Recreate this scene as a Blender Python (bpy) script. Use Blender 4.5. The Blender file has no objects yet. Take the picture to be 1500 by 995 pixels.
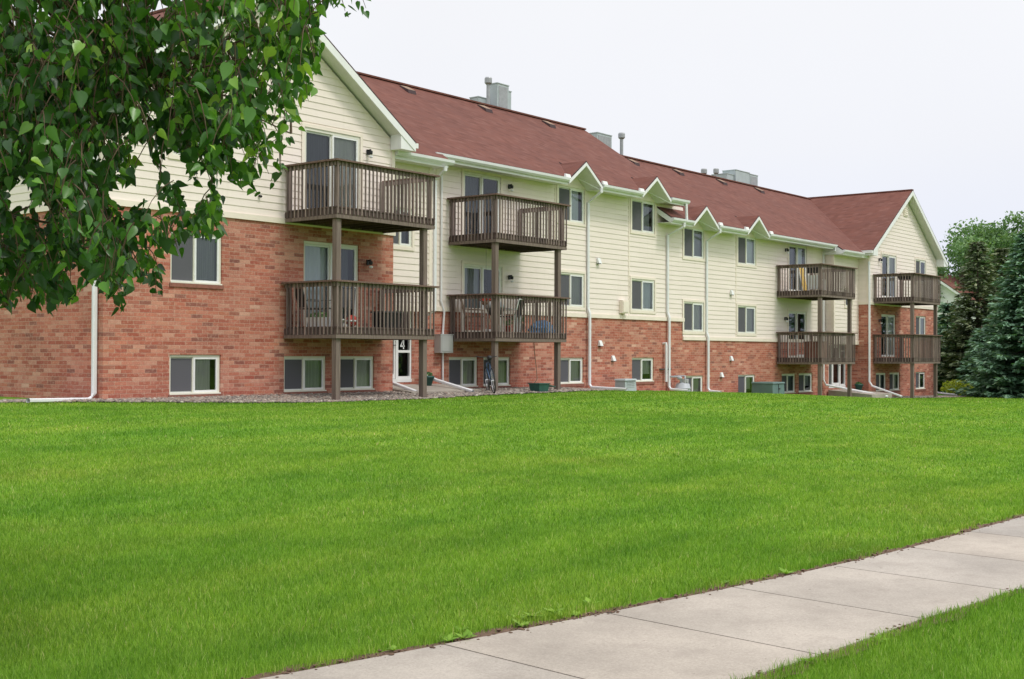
import bpy, math, random
import numpy as np
from mathutils import Vector, Matrix
random.seed(7); rng = np.random.default_rng(7)
S = bpy.context.scene; COL = S.collection; R = math.radians

# ------------------------------------------------------------------ camera, sky, sun, exposure
EYE = 1.6                                   # everything below is written relative to eye level and lifted at the end
FW = Vector((0.78359, 0.62118, 0.01089)); RT = Vector((0.62115, -0.78368, 0.00360)); UP = Vector((-0.01077, -0.00395, 0.99993))
cam = bpy.data.cameras.new('camera'); camo = bpy.data.objects.new('camera', cam); COL.objects.link(camo)
camo.matrix_world = Matrix(((RT.x, UP.x, -FW.x, 0), (RT.y, UP.y, -FW.y, 0), (RT.z, UP.z, -FW.z, 0), (0, 0, 0, 1)))
cam.sensor_width = 36; cam.lens = 36 * 1827.7 / 1500; cam.clip_start = 0.05; cam.clip_end = 3000
S.camera = camo
SUN_EL, SUN_AZ = 56, 4                    # azimuth of the sun, degrees from -Y towards +X
world = bpy.data.worlds.new('World'); S.world = world; world.use_nodes = True
wn, wl = world.node_tree.nodes, world.node_tree.links; wn.clear()
sky = wn.new('ShaderNodeTexSky'); sky.sky_type = 'NISHITA'; sky.sun_disc = False
sky.sun_elevation = R(SUN_EL); sky.sun_rotation = R(180 - SUN_AZ)
tc = wn.new('ShaderNodeTexCoord'); sx = wn.new('ShaderNodeSeparateXYZ'); wl.new(tc.outputs['Generated'], sx.inputs[0])
rp = wn.new('ShaderNodeValToRGB'); wl.new(sx.outputs['Z'], rp.inputs[0])     # overcast cloud deck: brighter overhead
e = rp.color_ramp.elements
e[0].position = 0.0; e[0].color = (.76, .79, .92, 1); e[1].position = 1.0; e[1].color = (1.66, 1.68, 1.76, 1)
for p_, c_ in ((.06, (.79, .82, .94, 1)), (.16, (.865, .872, .915, 1)), (.29, (.905, .908, .93, 1)), (.45, (1.2, 1.2, 1.24, 1))):
    k = e.new(p_); k.color = c_
nz = wn.new('ShaderNodeTexNoise'); nz.inputs['Scale'].default_value = 2.2; nz.inputs['Detail'].default_value = 5
wl.new(tc.outputs['Generated'], nz.inputs['Vector'])
mr = wn.new('ShaderNodeMapRange'); mr.inputs['To Min'].default_value = 9.4; mr.inputs['To Max'].default_value = 10.6; wl.new(nz.outputs['Fac'], mr.inputs['Value'])
vm = wn.new('ShaderNodeVectorMath'); vm.operation = 'SCALE'; wl.new(rp.outputs['Color'], vm.inputs[0]); wl.new(mr.outputs[0], vm.inputs['Scale'])
mx = wn.new('ShaderNodeMix'); mx.data_type = 'RGBA'; mx.inputs[0].default_value = .93
wl.new(sky.outputs[0], mx.inputs[6]); wl.new(vm.outputs[0], mx.inputs[7])
bg = wn.new('ShaderNodeBackground'); bg.inputs['Strength'].default_value = 0.1; wl.new(mx.outputs[2], bg.inputs['Color'])
wo = wn.new('ShaderNodeOutputWorld'); wl.new(bg.outputs[0], wo.inputs[0])
sl = bpy.data.lights.new('sun', 'SUN'); sl.energy = 1.5; sl.angle = R(11); sl.color = (1, .96, .89)
so = bpy.data.objects.new('sun', sl); COL.objects.link(so)
d_ = Vector((math.sin(R(SUN_AZ)) * math.cos(R(SUN_EL)), -math.cos(R(SUN_AZ)) * math.cos(R(SUN_EL)), math.sin(R(SUN_EL))))
so.rotation_euler = d_.to_track_quat('Z', 'Y').to_euler(); so.location = (0, 0, 40)
S.view_settings.view_transform = 'Standard'; S.view_settings.look = 'None'; S.view_settings.exposure = .12; S.view_settings.gamma = 1
S.view_settings.use_curve_mapping = False

# ------------------------------------------------------------------ helpers
class MB:
    """collects faces with a material slot each and links them as one mesh object"""
    def __init__(s): s.v = []; s.f = []; s.m = []
    def face(s, pts, m=0):
        b = len(s.v); s.v += [tuple(p) for p in pts]; s.f.append(tuple(range(b, b + len(pts)))); s.m.append(m)
    def box(s, x0, x1, y0, y1, z0, z1, m=0):
        b = len(s.v)
        s.v += [(x, y, z) for z in (z0, z1) for y in (y0, y1) for x in (x0, x1)]
        for f in ((0, 2, 3, 1), (4, 5, 7, 6), (0, 1, 5, 4), (2, 6, 7, 3), (0, 4, 6, 2), (1, 3, 7, 5)):
            s.f.append(tuple(b + i for i in f)); s.m.append(m)
    def hexa(s, bot, top, ms=0):
        """bot, top: 4 points each, same winding; ms: one slot or (bottom, top, sides)"""
        if isinstance(ms, int): ms = (ms, ms, ms)
        b = len(s.v); s.v += [tuple(p) for p in bot] + [tuple(p) for p in top]
        s.f.append((b + 3, b + 2, b + 1, b)); s.m.append(ms[0]); s.f.append((b + 4, b + 5, b + 6, b + 7)); s.m.append(ms[1])
        for i in range(4):
            j = (i + 1) % 4; s.f.append((b + i, b + j, b + 4 + j, b + 4 + i)); s.m.append(ms[2])
    def tube(s, path, r, n=8, m=0, cap=True):
        path = [Vector(p) for p in path]; rr = r if isinstance(r, (list, tuple)) else [r] * len(path)
        rings = []; prev = None
        for i, p in enumerate(path):
            a = path[max(i - 1, 0)]; c = path[min(i + 1, len(path) - 1)]; t = (c - a).normalized()
            if prev is None: u = t.orthogonal().normalized()
            else:
                u = prev - t * prev.dot(t); u = u.normalized() if u.length > 1e-6 else t.orthogonal().normalized()
            prev = u; w = t.cross(u); b = len(s.v)
            s.v += [tuple(p + (u * math.cos(2 * math.pi * k / n) + w * math.sin(2 * math.pi * k / n)) * rr[i]) for k in range(n)]
            rings.append(b)
        for a, b in zip(rings, rings[1:]):
            for k in range(n):
                l = (k + 1) % n; s.f.append((a + k, a + l, b + l, b + k)); s.m.append(m)
        if cap:
            s.f.append(tuple(rings[0] + k for k in reversed(range(n)))); s.m.append(m)
            s.f.append(tuple(rings[-1] + k for k in range(n))); s.m.append(m)
    def duct(s, path, w, d, m=0):
        """rectangular downspout: wide w across, d deep, swept along a path with its corners mitred"""
        path = [Vector(p) for p in path]; rings = []
        for i, p in enumerate(path):
            t = (path[min(i + 1, len(path) - 1)] - path[max(i - 1, 0)]).normalized()
            u = Vector((0, 1, 0)) if abs(t.x) > .8 else Vector((1, 0, 0)); u = (u - t * u.dot(t)).normalized(); q = t.cross(u)
            b = len(s.v)
            for a, c in ((-1, -.6), (-.6, -1), (.6, -1), (1, -.6), (1, .6), (.6, 1), (-.6, 1), (-1, .6)):
                s.v.append(tuple(p + u * a * w / 2 + q * c * d / 2))
            rings.append(b)
        n = 8
        for a, b in zip(rings, rings[1:]):
            for k in range(n):
                l = (k + 1) % n; s.f.append((a + k, a + l, b + l, b + k)); s.m.append(m)
        s.f.append(tuple(rings[0] + k for k in reversed(range(n)))); s.m.append(m)
    def lathe(s, c, prof, n=16, m=0):
        b = len(s.v); c = Vector(c)
        for r, z in prof:
            s.v += [(c.x + r * math.cos(2 * math.pi * k / n), c.y + r * math.sin(2 * math.pi * k / n), c.z + z) for k in range(n)]
        for i in range(len(prof) - 1):
            for k in range(n):
                l = (k + 1) % n; s.f.append((b + i * n + k, b + i * n + l, b + (i + 1) * n + l, b + (i + 1) * n + k)); s.m.append(m)
        s.f.append(tuple(b + k for k in reversed(range(n)))); s.m.append(m)
        q = b + (len(prof) - 1) * n; s.f.append(tuple(q + k for k in range(n))); s.m.append(m)
    def build(s, name, mats, parent=None, smooth=False):
        org = wloc(parent); me = bpy.data.meshes.new(name)
        me.from_pydata([(x - org[0], y - org[1], z - org[2]) for x, y, z in s.v], [], s.f)
        mats = mats if isinstance(mats, (list, tuple)) else [mats]
        for m in mats: me.materials.append(m)
        me.polygons.foreach_set('material_index', s.m)
        if smooth: me.polygons.foreach_set('use_smooth', [True] * len(s.f))
        me.update(); o = bpy.data.objects.new(name, me); COL.objects.link(o)
        if parent is not None: o.parent = parent
        return o
def wloc(o):
    p = Vector((0, 0, 0))
    while o is not None: p += o.location; o = o.parent
    return p
def tag(o, label=None, cat=None, group=None, kind=None):
    for k, v in (('label', label), ('category', cat), ('group', group), ('kind', kind)):
        if v: o[k] = v
    return o
def thing(name, label, cat, loc=(0, 0, 0), group=None):
    o = bpy.data.objects.new(name, None); COL.objects.link(o); o.location = loc; o.empty_display_size = .2
    return tag(o, label, cat, group)
def at(px, d, z=None):
    """ground-plan helper: a point d metres ahead, px of 1500 across"""
    p = FW * d + RT * ((px - 750) / 1827.7 * d)
    return Vector((p.x, p.y, p.z if z is None else z))

# ------------------------------------------------------------------ materials
def newmat(name):
    m = bpy.data.materials.new(name); m.use_nodes = True; n = m.node_tree.nodes; l = m.node_tree.links
    return m, n, l, n['Principled BSDF']
def pos(n, l, scale=(1, 1, 1), kind='Object'):
    t = n.new('ShaderNodeTexCoord'); mp = n.new('ShaderNodeMapping'); mp.inputs['Scale'].default_value = scale
    l.new(t.outputs[kind], mp.inputs['Vector']); return mp.outputs[0]
def noise(n, l, vec, scale, detail=4, rough=.55):
    t = n.new('ShaderNodeTexNoise'); t.inputs['Scale'].default_value = scale; t.inputs['Detail'].default_value = detail
    t.inputs['Roughness'].default_value = rough; l.new(vec, t.inputs['Vector']); return t.outputs['Fac']
def ramp(n, l, fac, stops):
    r = n.new('ShaderNodeValToRGB'); l.new(fac, r.inputs[0]); el = r.color_ramp.elements
    el[0].position, el[0].color = stops[0][0], (*stops[0][1], 1); el[1].position, el[1].color = stops[-1][0], (*stops[-1][1], 1)
    for p_, c_ in stops[1:-1]: k = el.new(p_); k.color = (*c_, 1)
    return r.outputs[0]
def mixc(n, l, fac, a, b, mode='MIX'):
    x = n.new('ShaderNodeMix'); x.data_type = 'RGBA'; x.blend_type = mode
    for s_, v in ((0, fac), (6, a), (7, b)):
        if isinstance(v, (int, float)): x.inputs[s_].default_value = v
        elif isinstance(v, tuple): x.inputs[s_].default_value = (*v, 1)
        else: l.new(v, x.inputs[s_])
    return x.outputs[2]
def bump(n, l, h, p, strength=.3, dist=.01):
    b = n.new('ShaderNodeBump'); b.inputs['Strength'].default_value = strength; b.inputs['Distance'].default_value = dist
    l.new(h, b.inputs['Height']); l.new(b.outputs[0], p.inputs['Normal'])
def plain(name, col, rough=.6, var=.12, sc=6, metal=0, bmp=0, spec=.4):
    m, n, l, p = newmat(name); f = noise(n, l, pos(n, l), sc, 5)
    c = ramp(n, l, f, [(.25, tuple(x * (1 - var) for x in col)), (.75, tuple(min(1, x * (1 + var)) for x in col))])
    l.new(c, p.inputs['Base Color']); p.inputs['Roughness'].default_value = rough; p.inputs['Metallic'].default_value = metal
    p.inputs['Specular IOR Level'].default_value = spec
    if bmp: bump(n, l, noise(n, l, pos(n, l), sc * 6, 4), p, bmp)
    return m

def brick_mat():
    m, n, l, p = newmat('brick'); g = n.new('ShaderNodeTexCoord'); s_ = n.new('ShaderNodeSeparateXYZ'); l.new(g.outputs['Object'], s_.inputs[0])
    a = n.new('ShaderNodeMath'); l.new(s_.outputs['X'], a.inputs[0]); l.new(s_.outputs['Y'], a.inputs[1])
    c = n.new('ShaderNodeCombineXYZ'); l.new(a.outputs[0], c.inputs[0]); l.new(s_.outputs['Z'], c.inputs[1])
    b = n.new('ShaderNodeTexBrick'); l.new(c.outputs[0], b.inputs['Vector'])
    b.inputs['Color1'].default_value = (0, 0, 0, 1); b.inputs['Color2'].default_value = (1, 1, 1, 1); b.inputs['Mortar'].default_value = (.5, .5, .5, 1)
    for k, v in (('Scale', 1), ('Mortar Size', .0055), ('Mortar Smooth', .5), ('Bias', 0), ('Brick Width', .295), ('Row Height', .085)): b.inputs[k].default_value = v
    col = ramp(n, l, b.outputs['Color'], [(0, (.36, .107, .072)), (.14, (.52, .20, .136)), (.28, (.38, .112, .078)), (.42, (.55, .25, .180)), (.54, (.46, .160, .110)), (.66, (.58, .30, .22)), (.78, (.43, .140, .090)), (.86, (.26, .105, .085)), (.95, (.50, .19, .12)), (1, (.66, .42, .32))])
    v = c.outputs[0]
    big = noise(n, l, v, .55, 5, .6); col = mixc(n, l, .8, col, ramp(n, l, big, [(.3, (.72, .70, .72)), (.7, (1.16, 1.12, 1.10))]), 'MULTIPLY')
    mid = noise(n, l, v, 13, 5, .65); col = mixc(n, l, ramp(n, l, mid, [(.5, (0, 0, 0)), (.8, (.65, .65, .65))]), col, (.64, .45, .35))
    col = mixc(n, l, b.outputs['Fac'], col, mixc(n, l, mid, (.46, .29, .215), (.58, .40, .31)))
    col = mixc(n, l, .7, col, ramp(n, l, noise(n, l, v, 40, 4, .7), [(.28, (.68, .66, .66)), (.72, (1.30, 1.28, 1.26))]), 'MULTIPLY')
    l.new(col, p.inputs['Base Color']); p.inputs['Roughness'].default_value = .9; p.inputs['Specular IOR Level'].default_value = .2
    inv = n.new('ShaderNodeMath'); inv.operation = 'SUBTRACT'; inv.inputs[0].default_value = 1; l.new(b.outputs['Fac'], inv.inputs[1])
    bump(n, l, inv.outputs[0], p, .6, .008); return m
def siding_mat():
    m, n, l, p = newmat('siding'); v = pos(n, l, (.6, .6, 6)); f = noise(n, l, v, 1.2, 5)
    c = ramp(n, l, f, [(.3, (.79, .695, .63)), (.7, (.86, .76, .695))]); g = noise(n, l, pos(n, l, (3, 3, .25)), 2, 4)
    c = mixc(n, l, ramp(n, l, g, [(.55, (0, 0, 0)), (.85, (.25, .25, .25))]), c, (.60, .52, .45))
    l.new(c, p.inputs['Base Color']); p.inputs['Roughness'].default_value = .6; p.inputs['Specular IOR Level'].default_value = .3; return m
def shingle_mat():
    m, n, l, p = newmat('shingle'); g = n.new('ShaderNodeTexCoord'); s_ = n.new('ShaderNodeSeparateXYZ'); l.new(g.outputs['Object'], s_.inputs[0])
    a = n.new('ShaderNodeMath'); l.new(s_.outputs['X'], a.inputs[0]); l.new(s_.outputs['Y'], a.inputs[1])
    zz = n.new('ShaderNodeMath'); zz.operation = 'MULTIPLY'; zz.inputs[1].default_value = 1.8; l.new(s_.outputs['Z'], zz.inputs[0])
    c = n.new('ShaderNodeCombineXYZ'); l.new(a.outputs[0], c.inputs[0]); l.new(zz.outputs[0], c.inputs[1])
    b = n.new('ShaderNodeTexBrick'); l.new(c.outputs[0], b.inputs['Vector'])
    b.inputs['Color1'].default_value = (0, 0, 0, 1); b.inputs['Color2'].default_value = (1, 1, 1, 1); b.inputs['Mortar'].default_value = (.2, .2, .2, 1)
    for k, v in (('Scale', 1), ('Mortar Size', .006), ('Mortar Smooth', .4), ('Brick Width', .24), ('Row Height', .145)): b.inputs[k].default_value = v
    col = ramp(n, l, b.outputs['Color'], [(0, (.122, .047, .035)), (.35, (.160, .063, .046)), (.7, (.142, .058, .045)), (1, (.178, .078, .060))])
    v = c.outputs[0]
    col = mixc(n, l, .75, col, ramp(n, l, noise(n, l, v, .5, 6, .65), [(.3, (.84, .84, .86)), (.7, (1.12, 1.08, 1.06))]), 'MULTIPLY')
    col = mixc(n, l, .6, col, ramp(n, l, noise(n, l, v, 55, 2), [(.3, (.75, .75, .75)), (.7, (1.25, 1.25, 1.25))]), 'MULTIPLY')
    st = noise(n, l, pos(n, l, (.35, 2.2, 4)), 1.3, 4)
    col = mixc(n, l, ramp(n, l, st, [(.66, (0, 0, 0)), (.82, (.22, .22, .22))]), col, (.12, .06, .06))
    l.new(col, p.inputs['Base Color']); p.inputs['Roughness'].default_value = .92; p.inputs['Specular IOR Level'].default_value = .25
    bump(n, l, b.outputs['Fac'], p, -.5, .012); return m
def wood_mat(name, dark, light, zs=.6):
    m, n, l, p = newmat(name); rnd = n.new('ShaderNodeNewGeometry').outputs['Random Per Island']
    f = noise(n, l, pos(n, l, (14, 14, zs)), 2.5, 6, .65); c = ramp(n, l, f, [(.28, dark), (.72, light)])
    c = mixc(n, l, 1, c, ramp(n, l, rnd, [(0, (.62, .60, .62)), (.5, (1, 1, 1)), (1, (1.45, 1.42, 1.40))]), 'MULTIPLY')
    l.new(c, p.inputs['Base Color']); p.inputs['Roughness'].default_value = .85; p.inputs['Specular IOR Level'].default_value = .2
    bump(n, l, f, p, .4, .004); return m
def glass_mat():
    m, n, l, p = newmat('glass'); n.remove(p); t = n.new('ShaderNodeBsdfTransparent'); t.inputs[0].default_value = (.86, .9, .89, 1)
    g = n.new('ShaderNodeBsdfGlossy'); g.inputs['Roughness'].default_value = .025; g.inputs[0].default_value = (.9, .95, 1, 1)
    fr = n.new('ShaderNodeFresnel'); fr.inputs[0].default_value = 1.62; mxs = n.new('ShaderNodeMixShader')
    b = n.new('ShaderNodeBump'); b.inputs['Strength'].default_value = .05; b.inputs['Distance'].default_value = .02
    l.new(noise(n, l, pos(n, l), 1.6, 2), b.inputs['Height']); l.new(b.outputs[0], g.inputs['Normal'])
    l.new(fr.outputs[0], mxs.inputs[0]); l.new(t.outputs[0], mxs.inputs[1]); l.new(g.outputs[0], mxs.inputs[2])
    l.new(mxs.outputs[0], n['Material Output'].inputs[0]); return m
def screen_mat():
    m, n, l, p = newmat('insect_screen'); n.remove(p); t = n.new('ShaderNodeBsdfTransparent'); d = n.new('ShaderNodeBsdfDiffuse'); d.inputs[0].default_value = (.15, .148, .165, 1)
    mxs = n.new('ShaderNodeMixShader'); mxs.inputs[0].default_value = .72; l.new(t.outputs[0], mxs.inputs[1]); l.new(d.outputs[0], mxs.inputs[2]); l.new(mxs.outputs[0], n['Material Output'].inputs[0]); return m
def foliage_mat(name, stops, trans=.3, rough=.5, attr=None, spec=.35):
    m, n, l, p = newmat(name)
    if attr: a = n.new('ShaderNodeAttribute'); a.attribute_name = attr; f = a.outputs['Fac']
    else: f = n.new('ShaderNodeNewGeometry').outputs['Random Per Island']
    c = ramp(n, l, f, stops); l.new(c, p.inputs['Base Color']); p.inputs['Roughness'].default_value = rough; p.inputs['Specular IOR Level'].default_value = spec
    tr = n.new('ShaderNodeBsdfTranslucent'); l.new(mixc(n, l, 1, c, (1.2, 1.3, .5), 'MULTIPLY'), tr.inputs[0])
    mxs = n.new('ShaderNodeMixShader'); mxs.inputs[0].default_value = trans; l.new(p.outputs[0], mxs.inputs[1]); l.new(tr.outputs[0], mxs.inputs[2])
    l.new(mxs.outputs[0], n['Material Output'].inputs[0]); return m
def lawn_col(n, l):
    """patches and mowing streaks shared by the turf and its blades"""
    g = n.new('ShaderNodeNewGeometry').outputs['Position']
    mp = n.new('ShaderNodeMapping'); mp.inputs['Scale'].default_value = (.16, .55, 0); mp.inputs['Rotation'].default_value = (0, 0, .25); l.new(g, mp.inputs[0])
    a = noise(n, l, mp.outputs[0], 1.0, 5, .62); mp2 = n.new('ShaderNodeMapping'); mp2.inputs['Scale'].default_value = (.9, 1.6, 0); l.new(g, mp2.inputs[0])
    b = noise(n, l, mp2.outputs[0], 1.0, 4, .6)
    w = n.new('ShaderNodeTexWave'); w.wave_type = 'BANDS'; w.bands_direction = 'Y'; w.inputs['Scale'].default_value = .24; w.inputs['Distortion'].default_value = 2.2; w.inputs['Detail'].default_value = 2; w.inputs['Detail Scale'].default_value = .35; l.new(g, w.inputs['Vector'])
    c = mixc(n, l, 1, ramp(n, l, a, [(.30, (.74, .88, .78)), (.5, (1, 1, 1)), (.70, (1.30, 1.10, 1.35))]), ramp(n, l, b, [(.28, (.74, .82, .76)), (.72, (1.26, 1.15, 1.22))]), 'MULTIPLY')
    c = mixc(n, l, 1, c, ramp(n, l, w.outputs['Fac'], [(0, (.965, .975, .97)), (1, (1.035, 1.025, 1.03))]), 'MULTIPLY')
    mp3 = n.new('ShaderNodeMapping'); mp3.inputs['Scale'].default_value = (.35, .6, 0); mp3.inputs['Location'].default_value = (3, 7, 0); l.new(g, mp3.inputs[0])
    c = mixc(n, l, ramp(n, l, noise(n, l, mp3.outputs[0], 1.0, 6, .7), [(.56, (0, 0, 0)), (.78, (.75, .75, .75))]), c, mixc(n, l, 1, c, (1.32, .98, 1.5), 'MULTIPLY'))
    return c
def grass_mat():
    m, n, l, p = newmat('grass'); a = n.new('ShaderNodeAttribute'); a.attribute_name = 'rnd'
    c = ramp(n, l, a.outputs['Fac'], [(0, (.092, .212, .017)), (.45, (.178, .352, .030)), (.85, (.270, .465, .055)), (.97, (.36, .50, .12)), (1, (.52, .50, .24))])
    c = mixc(n, l, 1, c, lawn_col(n, l), 'MULTIPLY'); l.new(c, p.inputs['Base Color']); p.inputs['Roughness'].default_value = .55; p.inputs['Specular IOR Level'].default_value = .25
    tr = n.new('ShaderNodeBsdfTranslucent'); l.new(mixc(n, l, 1, c, (1.25, 1.2, .6), 'MULTIPLY'), tr.inputs[0])
    mxs = n.new('ShaderNodeMixShader'); mxs.inputs[0].default_value = .35; l.new(p.outputs[0], mxs.inputs[1]); l.new(tr.outputs[0], mxs.inputs[2])
    l.new(mxs.outputs[0], n['Material Output'].inputs[0]); return m
def turf_mat():
    m, n, l, p = newmat('turf'); v = pos(n, l); f = noise(n, l, v, 22, 5, .7)
    c = ramp(n, l, f, [(.3, (.094, .196, .018)), (.55, (.156, .298, .029)), (.75, (.225, .375, .047))]); c = mixc(n, l, 1, c, lawn_col(n, l), 'MULTIPLY')
    l.new(c, p.inputs['Base Color']); p.inputs['Roughness'].default_value = .95; p.inputs['Specular IOR Level'].default_value = .1; bump(n, l, f, p, .8, .05); return m
def concrete_mat():
    m, n, l, p = newmat('concrete'); v = pos(n, l); rnd = n.new('ShaderNodeNewGeometry').outputs['Random Per Island']
    c = ramp(n, l, noise(n, l, v, 1.1, 6, .6), [(.28, (.30, .270, .236)), (.72, (.435, .392, .342))])
    c = mixc(n, l, 1, c, ramp(n, l, rnd, [(0, (.93, .94, .95)), (1, (1.07, 1.04, 1.0))]), 'MULTIPLY')
    c = mixc(n, l, .55, c, ramp(n, l, noise(n, l, v, 75, 4, .8), [(.3, (.62, .62, .62)), (.7, (1.34, 1.34, 1.34))]), 'MULTIPLY')
    st = noise(n, l, v, 3.2, 6, .7); c = mixc(n, l, ramp(n, l, st, [(.50, (0, 0, 0)), (.8, (.48, .48, .48))]), c, (.22, .185, .155))
    sp = noise(n, l, v, 17, 2); c = mixc(n, l, ramp(n, l, sp, [(.735, (0, 0, 0)), (.76, (.7, .7, .7))]), c, (.12, .10, .08))
    l.new(c, p.inputs['Base Color']); p.inputs['Roughness'].default_value = .9; p.inputs['Specular IOR Level'].default_value = .25
    bump(n, l, noise(n, l, v, 90, 4, .7), p, .35, .004); return m
def stone_mat():
    m, n, l, p = newmat('gravel'); rnd = n.new('ShaderNodeNewGeometry').outputs['Random Per Island']
    c = ramp(n, l, rnd, [(0, (.09, .075, .07)), (.3, (.20, .17, .145)), (.6, (.31, .27, .225)), (.85, (.24, .17, .135)), (1, (.50, .46, .39))])
    l.new(c, p.inputs['Base Color']); p.inputs['Roughness'].default_value = .85; return m
def blind_mat(name, a, b, k=55):
    m, n, l, p = newmat(name); t = n.new('ShaderNodeTexWave'); t.wave_type = 'BANDS'; t.inputs['Scale'].default_value = k / 10; t.inputs['Distortion'].default_value = .4
    l.new(pos(n, l), t.inputs['Vector']); f = noise(n, l, pos(n, l, (1.5, 1.5, .8)), 1.5, 3)
    c = mixc(n, l, f, ramp(n, l, t.outputs['Fac'], [(0, a), (1, b)]), a); l.new(c, p.inputs['Base Color']); p.inputs['Roughness'].default_value = .8; return m

M = dict(brick=brick_mat(), siding=siding_mat(), shingle=shingle_mat(), glass=glass_mat(), screen=screen_mat(), grass=grass_mat(), turf=turf_mat(),
    concrete=concrete_mat(), stone=stone_mat(),
    trim=plain('cream_trim', (.83, .735, .635), .55, .05, 3), white=plain('white_paint', (.78, .78, .77), .45, .06, 3), soffit=plain('white_soffit', (.70, .70, .66), .6, .05, 3),
    almond=plain('almond_frame', (.74, .72, .62), .45, .05, 4), spout=plain('white_aluminium', (.76, .76, .78), .35, .05, 2),
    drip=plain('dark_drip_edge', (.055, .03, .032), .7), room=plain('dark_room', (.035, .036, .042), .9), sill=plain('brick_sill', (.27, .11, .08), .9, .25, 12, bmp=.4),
    wood=wood_mat('weathered_wood', (.105, .076, .068), (.325, .258, .232)), wooddark=wood_mat('shaded_wood', (.045, .030, .028), (.13, .090, .080), 2), woodgrey=wood_mat('grey_post_wood', (.10, .074, .064), (.245, .195, .165), .5),  # wooddark carries the shade around balcony rims and floors in its colour
    cap=wood_mat('rail_cap_wood', (.085, .052, .042), (.23, .155, .125), 6),
    blind_green=blind_mat('pale_green_blind', (.50, .475, .46), (.64, .61, .59)), blind_white=blind_mat('white_blind', (.55, .58, .60), (.70, .72, .73)), blind_grey=blind_mat('grey_curtain', (.28, .28, .30), (.40, .40, .42)),
    blind_blue=blind_mat('pale_blue_curtain', (.60, .62, .66), (.70, .72, .74)), blind_dark=blind_mat('dark_curtain', (.09, .09, .12), (.15, .15, .18)), blind_leaf=blind_mat('green_curtain', (.40, .385, .34), (.52, .49, .44), 30),
    metal=plain('galvanised_metal', (.34, .35, .36), .45, .15, 8, .3), metaldk=plain('dark_metal', (.08, .08, .085), .5, .2, 8, .3), black=plain('black_plastic', (.02, .02, .022), .5), dkgreen=plain('dark_green_plastic', (.03, .10, .085), .5, .2),
    greenbox=plain('grey_green_enamel', (.115, .185, .175), .5, .14, 2), greybox=plain('pale_grey_enamel', (.40, .45, .46), .5, .1, 3), boxgrey=plain('grey_steel_box', (.45, .45, .45), .45, .06, 3), meter=plain('meter_grey', (.42, .44, .47), .4, .12, 5),
    red=plain('red_plastic', (.50, .06, .04), .45), blue=plain('blue_tarp', (.06, .15, .30), .5, .25), tan=plain('tan_wicker', (.26, .17, .11), .8, .3, 30), yellow=plain('yellow_board', (.55, .36, .09), .6, .15), whiteplastic=plain('white_plastic', (.75, .76, .76), .5, .05),
    bluemetal=plain('blue_bike_paint', (.05, .09, .16), .35), rubber=plain('rubber', (.025, .025, .025), .8), steel=plain('steel', (.55, .55, .57), .3, .1, 8, .8), redwood=plain('reddish_wood', (.20, .08, .06), .8, .25, 10),
    soil=plain('soil', (.14, .085, .055), .95, .4, 30, bmp=.6), bark=plain('bark', (.10, .075, .055), .9, .45, 18, bmp=.7), twig=plain('twig_bark', (.13, .085, .055), .85, .3, 20), gravelbed=plain('gravel_bed', (.27, .22, .18), .95, .35, 25, bmp=.6),
    leaf=foliage_mat('leaf', [(0, (.020, .068, .012)), (.35, (.046, .145, .019)), (.7, (.105, .265, .030)), (.9, (.19, .38, .045)), (1, (.30, .47, .07))], .32, .33, 'rnd', .5),
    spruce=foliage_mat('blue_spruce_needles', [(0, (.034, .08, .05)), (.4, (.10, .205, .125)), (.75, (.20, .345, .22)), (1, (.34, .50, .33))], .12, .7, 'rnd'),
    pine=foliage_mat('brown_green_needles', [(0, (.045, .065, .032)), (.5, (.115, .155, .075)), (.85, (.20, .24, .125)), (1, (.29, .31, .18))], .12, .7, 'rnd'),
    decid=foliage_mat('broadleaf', [(0, (.055, .12, .045)), (.5, (.11, .21, .08)), (.85, (.175, .29, .115)), (1, (.25, .37, .16))], .25, .6, 'rnd'),
    gold=foliage_mat('golden_leaves', [(0, (.16, .22, .02)), (.6, (.32, .38, .03)), (1, (.48, .50, .06))], .25, .6, 'rnd'))

# ------------------------------------------------------------------ ground, sidewalk, lawn
def sm(t): t = np.clip(t, 0, 1); return t * t * (3 - 2 * t)
WALLG = ([-300, -20, 14, 24, 30, 34, 37, 39, 41.5, 44, 47, 55, 63, 80, 300], [-1.1, -1.1, -1.1, -1.13, -1.17, -1.23, -1.29, -1.40, -1.50, -1.66, -1.78, -1.96, -2.1, -2.3, -3])
WALKG = ([-300, 14, 30, 70, 300], [-1.6, -1.6, -1.85, -2.35, -3])
UX = [-40, -4, 1, 4.08, 5.12, 6.13, 7.62, 8.65, 9.99, 12.84, 20, 40, 120]; UYv = [9.5, 6.6, 5.42, 4.74, 4.54, 4.36, 4.12, 3.98, 3.83, 3.70, 3.55, 3.6, 4.5]
def U(x):
    return sum(np.interp(np.asarray(x, float) + q, UX, UYv) for q in (-.8, -.4, 0, .4, .8)) / 5
def WW(x): return np.interp(x, [4.5, 6.3, 7.6, 9], [1.56, 1.49, 1.38, 1.36])
def gz(x, y):
    x = np.asarray(x, float); y = np.asarray(y, float); w = np.interp(x, *WALKG); a = np.interp(x, *WALLG)
    t = np.clip((y - U(x) - .15) / 15.0, 0, 1); t = t * (1.35 - .35 * t * t) * .5 + .5 * sm(t); t = np.clip(t, 0, 1)
    und = .022 * np.sin(x * .7 + y * .31) * np.sin(y * .53 - x * .2 + 1) * np.clip((y - U(x)) / 4, 0, 1) * np.clip((20.5 - y) / 3, 0, 1)
    return w + (a - w) * t + und + .10 * np.clip((y - 20.6) / 1.8, 0, 1) * np.clip((34 - x) / 3, 0, 1)
def g1(x, y): return float(gz(x, y))
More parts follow.
